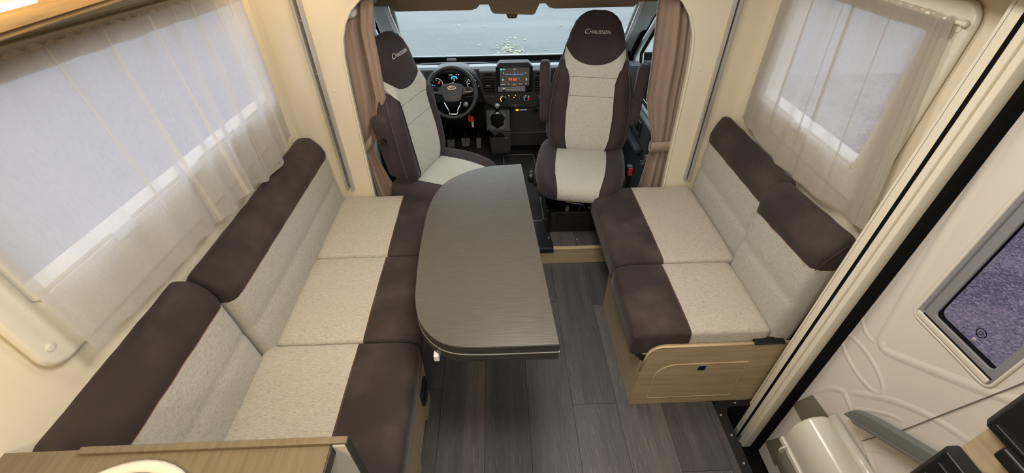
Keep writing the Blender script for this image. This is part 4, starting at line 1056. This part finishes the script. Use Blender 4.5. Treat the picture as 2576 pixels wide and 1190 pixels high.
MB().tube([(-.23, 2.73, .665), (-.165, 2.715, .675), (-.15, 2.712, .678)], [.008, .007, .009], 8).build('stalk', 'black', da, smooth=True)
MB().lathe([(.016, 0), (.016, -.02)], (-.215, 2.79, .60), 16, 1).build('ignition', 'steel', da, smooth=True)
# gear console
gc = thing('gear_console', 'dark gear lever console below the centre stack', 'console', (0, 2.8, .105))
MB().prism([(-.085, .405), (.081, .405), (.082, .38), (.078, .26), (.062, .243), (-.040, .240), (-.056, .262), (-.074, .42)], 1, 2.745, 2.868).build('tower', 'dash_lo', gc, bevel=.014, seg=3)
MB().prism([(2.746, .406), (2.800, .544), (2.868, .544), (2.868, .406)], 0, -.084, .080).build('upper_wedge', 'dash_lo', gc, bevel=.010, seg=3)
MB().prism([(-.052, .37), (.064, .37), (.066, .262), (.055, .252), (-.036, .252), (-.046, .262)], 1, 2.740, 2.75).build('front_cover', 'dash_lo', gc, bevel=.004)
MB().prism(arc(.008, .375, .03, 0, 180, 8), 1, 2.737, 2.746).build('finger_pull', 'rubber', gc)
def slab(u, v, h):   # slanted top face of the console: u across, v up the slope
    return (u, 2.748+v*.045/.10+h*-.85, .40+v*1.12+h*.5)
gt = MB()
o_ = rrect(-.066, .052, .015, .125, .02)
gt.add([slab(x, y, .004) for x, y in o_]+[slab(x*.93-.001, (y-.07)*.9+.07, .008) for x, y in o_]+[slab(x, y, -.02) for x, y in o_], [(i, (i+1) % 24, 24+(i+1) % 24, 24+i) for i in range(24)]+[(i, 48+i, 48+(i+1) % 24, (i+1) % 24) for i in range(24)]+[tuple(range(24, 48))])
gt.build('gaiter_frame', 'dash', gc, smooth=False)
ln_ = 22
def gfn(u, v):
    a = u*2*math.pi; k = 1-v
    r = .048*k**.75+.011*(1-k**.75); pl = 1+.07*math.sin(a*7+v*2)*k*(1 if v < .95 else 0)
    bx_, by_ = math.cos(a)*r*1.05*pl, math.sin(a)*r*.95*pl
    p = Vector(slab(-.008+bx_, .072+by_, .006+.0*v)); p += Vector((0, -.022*v, .058*v+.004*math.sin(a*5)*k)); return tuple(p)
MB().grid(gfn, 42, 10, cu=True).build('leather_gaiter', 'black_gloss', gc, smooth=True)
ba = Vector(slab(-.008, .072, .006))+Vector((0, -.020, .050)); tpv = ba+Vector((.002, -.018, .055))
lv = MB().tube([ba, ba+(tpv-ba)*.35], .010, 12).build('lever_collar', 'chrome', gc, smooth=True)
kn = MB().lathe([(.009, -.028), (.014, -.02), (.017, -.005), (.0185, .008), (.016, .020), (.009, .026), (.003, .028)], tuple(tpv), 20).build('gear_knob', 'black_gloss', gc, smooth=True)
MB().lathe([(.0183, .010), (.0165, .0215), (.009, .0275), (.003, .0295)], tuple(tpv), 20).build('knob_cap', 'silver', kn, smooth=True)
for dx in (-.006, 0, .006): MB().box(tpv.x+dx-.0007, tpv.x+dx+.0007, tpv.y-.0175, tpv.y-.0155, tpv.z+.002, tpv.z+.012).build('shift_mark', 'e_white', kn)
# steering wheel
sw = thing('steering_wheel', 'black leather steering wheel with oval badge and chrome lower spokes', 'steering wheel', (-.283, 2.655, .725))
T = Matrix.Rotation(R(-24), 4, 'X')     # local: wheel in XZ plane, normal -y, tilted up
def lw(mb): mb.xf(T); return mb
Rw = .148
rim = lw(MB().tube([(Rw*math.cos(a*math.pi/32), 0, Rw*math.sin(a*math.pi/32)) for a in range(64)], .0145, 14, closed=True)).build('rim', 'black', sw, local=True, smooth=True)
hubp = [(-.072, .032), (-.068, .045), (-.04, .056), (0, .060), (.04, .056), (.068, .045), (.072, .032), (.068, .0), (.052, -.042), (.040, -.052), (0, -.056), (-.040, -.052), (-.052, -.042), (-.068, .0)]
hub = lw(MB().prism(hubp, 1, -.012, .03)).build('hub', 'dash', sw, local=True, bevel=.010, seg=3)
MB_e = lambda rx, rz, y0, y1, cz: MB().add([(rx*math.cos(a*math.pi/16), y, cz+rz*math.sin(a*math.pi/16)) for y in (y0, y1) for a in range(32)], [tuple(range(32)), tuple(range(63, 31, -1))]+[(i, (i+1) % 32, 32+(i+1) % 32, 32+i) for i in range(32)])
bd = lw(MB_e(.0265, .0115, -.016, -.010, .030)).build('badge', 'chrome', hub, local=True)
lw(MB_e(.0235, .0090, -.0168, -.0155, .030)).build('badge_field', 'badge_blue', hub, local=True)
text_obj('Ford', .0165, 'chrome', hub, lambda x, y, z: T @ Vector((x, -.0172-z, .030+y)), shear=.3)
for sg in (-1, 1):
    sp = lw(MB().prism([(sg*.062, .036), (sg*.140, .030), (sg*.142, .004), (sg*.062, -.012)], 1, -.006, .018)).build('spoke', 'dash', sw, local=True, bevel=.005)
    lw(MB().box(min(sg*.082, sg*.118), max(sg*.082, sg*.118), -.012, -.005, .010, .034)).build('button_pad', 'black_gloss', sp, local=True, bevel=.002)
    lw(MB().box(min(sg*.080, sg*.120), max(sg*.080, sg*.120), -.0125, -.005, .006, .009)).build('chrome_trim', 'silver', sp, local=True)
    lw(MB().tube([(sg*.052, -.004, -.055), (sg*.030, .002, -.100), (sg*.026, .002, -.125)], .0045, 8)).build('lower_spoke', 'chrome', sw, local=True, smooth=True)
lw(MB().prism([(-.05, -.05), (.05, -.05), (.036, -.085), (-.036, -.085)], 1, .004, .03)).build('lower_hub', 'rubber', sw, local=True)
lw(MB().box(-.026, .026, -.012, .004, -.132, -.122)).build('chrome_foot', 'chrome', sw, local=True, bevel=.003)
# keys
ky = thing('key_bunch', 'bunch of keys with red tag hanging from the ignition', 'keys', (-.19, 2.77, .5))
MB().tube([(-.198, 2.77, .585), (-.192, 2.755, .562), (-.188, 2.75, .54)], .002, 6).build('ring', 'chrome', ky)
MB().prism(rrect(-.204, -.186, .490, .535, .006), 1, 2.748, 2.754).build('red_tag', 'red', ky, bevel=.002)
MB().prism(rrect(-.186, -.166, .480, .528, .008), 1, 2.744, 2.749).build('red_tag', 'red', ky, bevel=.002)
MB().prism(rrect(-.182, -.168, .452, .49, .006), 1, 2.742, 2.745).build('key', 'oak_edge', ky)
MB().prism(rrect(-.203, -.195, .46, .495, .003), 1, 2.745, 2.748).build('key', 'chrome', ky)
# pedals
for x, wd, h0, h1, nm in ((-.378, .030, .135, .185, 'clutch pedal, leftmost of the three'), (-.262, .034, .14, .195, 'brake pedal with ribbed rubber pad, in the middle'), (-.160, .020, .12, .195, 'accelerator pedal, narrow and rightmost')):
    pe = thing('pedal', 'grey-black ' + nm, 'pedal', (x, 3.1, h0))
    pb = MB().add([(x+sx*wd*(1 if t else .85), 3.06+t*.03, h0+t*(h1-h0)) for t in (0, 1) for sx in (-1, 1)]+[(x+sx*wd*(1 if t else .85), 3.075+t*.03, h0+t*(h1-h0)) for t in (0, 1) for sx in (-1, 1)],
                  [(0, 1, 3, 2), (4, 6, 7, 5), (0, 4, 5, 1), (2, 3, 7, 6), (0, 2, 6, 4), (1, 5, 7, 3)]).build('pad', 'mat_edge', pe, bevel=.004)
    for k in range(4):
        z = h0+.008+k*(h1-h0-.014)/3
        MB().box(x-wd*.8, x+wd*.8, 3.056+.03*(z-h0)/(h1-h0), 3.062+.03*(z-h0)/(h1-h0), z-.002, z+.002).build('rib', 'mat_edge', pb)
    MB().tube([(x, 3.08, (h0+h1)/2), (x, 3.14, h1+.08), (x, 3.2, h1+.25)], .007, 8).build('arm', 'black', pe)
# seat belt buckle and tongue
bk = thing('belt_buckle', 'black seat belt buckle with red button beside the passenger seat', 'buckle', (.765, 2.22, .3))
MB().box(.742, .778, 2.16, 2.20, .30, .452).build('housing', 'black', bk, bevel=.006)
MB().box(.748, .772, 2.152, 2.17, .40, .448).build('release_button', 'red', bk, bevel=.003)
bt = thing('belt_tongue', 'metal seat belt tongue on its black strap near the right curtain', 'buckle', (.90, 2.28, .42))
MB().box(.915, .945, 2.30, 2.315, .38, 1.2).build('strap', 'black', bt)
MB().prism(rrect(.88, .93, .42, .46, .008), 1, 2.275, 2.295).xf(Matrix.Identity(4)).build('grip', 'mat_edge', bt, bevel=.004)
ring2(rrect(.852, .882, .40, .425, .003), rrect(.858, .876, .407, .418, .002), 1, 2.28, 2.284).build('metal_plate', 'chrome', bt)
# sun visors, mirror housing, sensor
for nm, x0, x1 in (('folded sun visor above the windscreen on the driver side', -.545, -.075), ('folded sun visor above the windscreen behind the passenger seat', .262, .745)):
    fl_ = nm.find('driver') > 0
    P = ([(x0, 1.248), (x0+.03, 1.228), (x1-.05, 1.228), (x1-.02, 1.236), (x1, 1.256), (x1, 1.262), (x0, 1.262)] if fl_ else
         [(x0, 1.262), (x0, 1.252), (x0+.02, 1.234), (x0+.05, 1.228), (x1-.02, 1.230), (x1, 1.245), (x1, 1.262)])
    v_ = tag(MB().prism(P, 1, 2.475, 2.50).build('sun_visor', 'headliner', bevel=.006), 'taupe '+nm, 'sun visor', 'sun visors')
    MB().tube([(x0+.02, 2.474, 1.266), (x1-.02, 2.474, 1.266)], .004, 6).build('visor_pivot', 'black', v_)
mh = tag(MB().prism([(-.035, 1.262), (-.018, 1.222), (-.008, 1.214), (.195, 1.204), (.207, 1.212), (.232, 1.262)], 1, 2.455, 2.52).build('sensor_housing', 'headliner', bevel=.006), 'taupe sensor housing at the top centre of the windscreen', 'housing')
sn = tag(MB().prism([(.055, 1.212), (.066, 1.186), (.110, 1.186), (.121, 1.212)], 1, 2.47, 2.51).build('dash_camera', 'dash', bevel=.004), 'small dark camera under the taupe sensor housing', 'camera')
MB().lathe([(.009, 0), (.009, -.006), (.006, -.008)], (.088, 2.47, 1.199), 16, 1).build('lens', 'chrome', sn, smooth=True)
MB().lathe([(.006, -.0082), (.003, -.009)], (.088, 2.47, 1.199), 16, 1).build('lens_glass', 'black_gloss', sn, smooth=True)
# grab pads on top of the A pillars
for sx in (-1, 1):
    X = .115+sx*.775
    pdm = softbox(X-.05, X+.05, 2.33, 2.44, 1.13, 1.30, .04, .04, .05)[0].build('trim_13', 'pillar', kind=ST, smooth=True, fix=False)
# leaves on the ground ahead
random.seed(5); lf = MB()
for _ in range(90):
    cx, cy = random.gauss(.27, .16), random.gauss(8.15, .25)
    if random.random() < .12: cx, cy = random.uniform(-1.5, 2.5), random.uniform(6.9, 10)
    a = random.uniform(0, 6.28); l = random.uniform(.03, .06)
    q = [(cx+l*math.cos(a+b_)*k, cy+l*math.sin(a+b_)*k, -.615+random.uniform(0, .01)) for b_, k in ((0, 1), (1.57, .45), (3.14, 1), (4.71, .45))]
    lf.add(q, [(0, 1, 2, 3)])
lf = lf.build('fallen_leaves', 'leaf', kind='stuff'); tag(lf, 'pale fallen leaves scattered on the asphalt ahead of the windscreen', 'leaves')
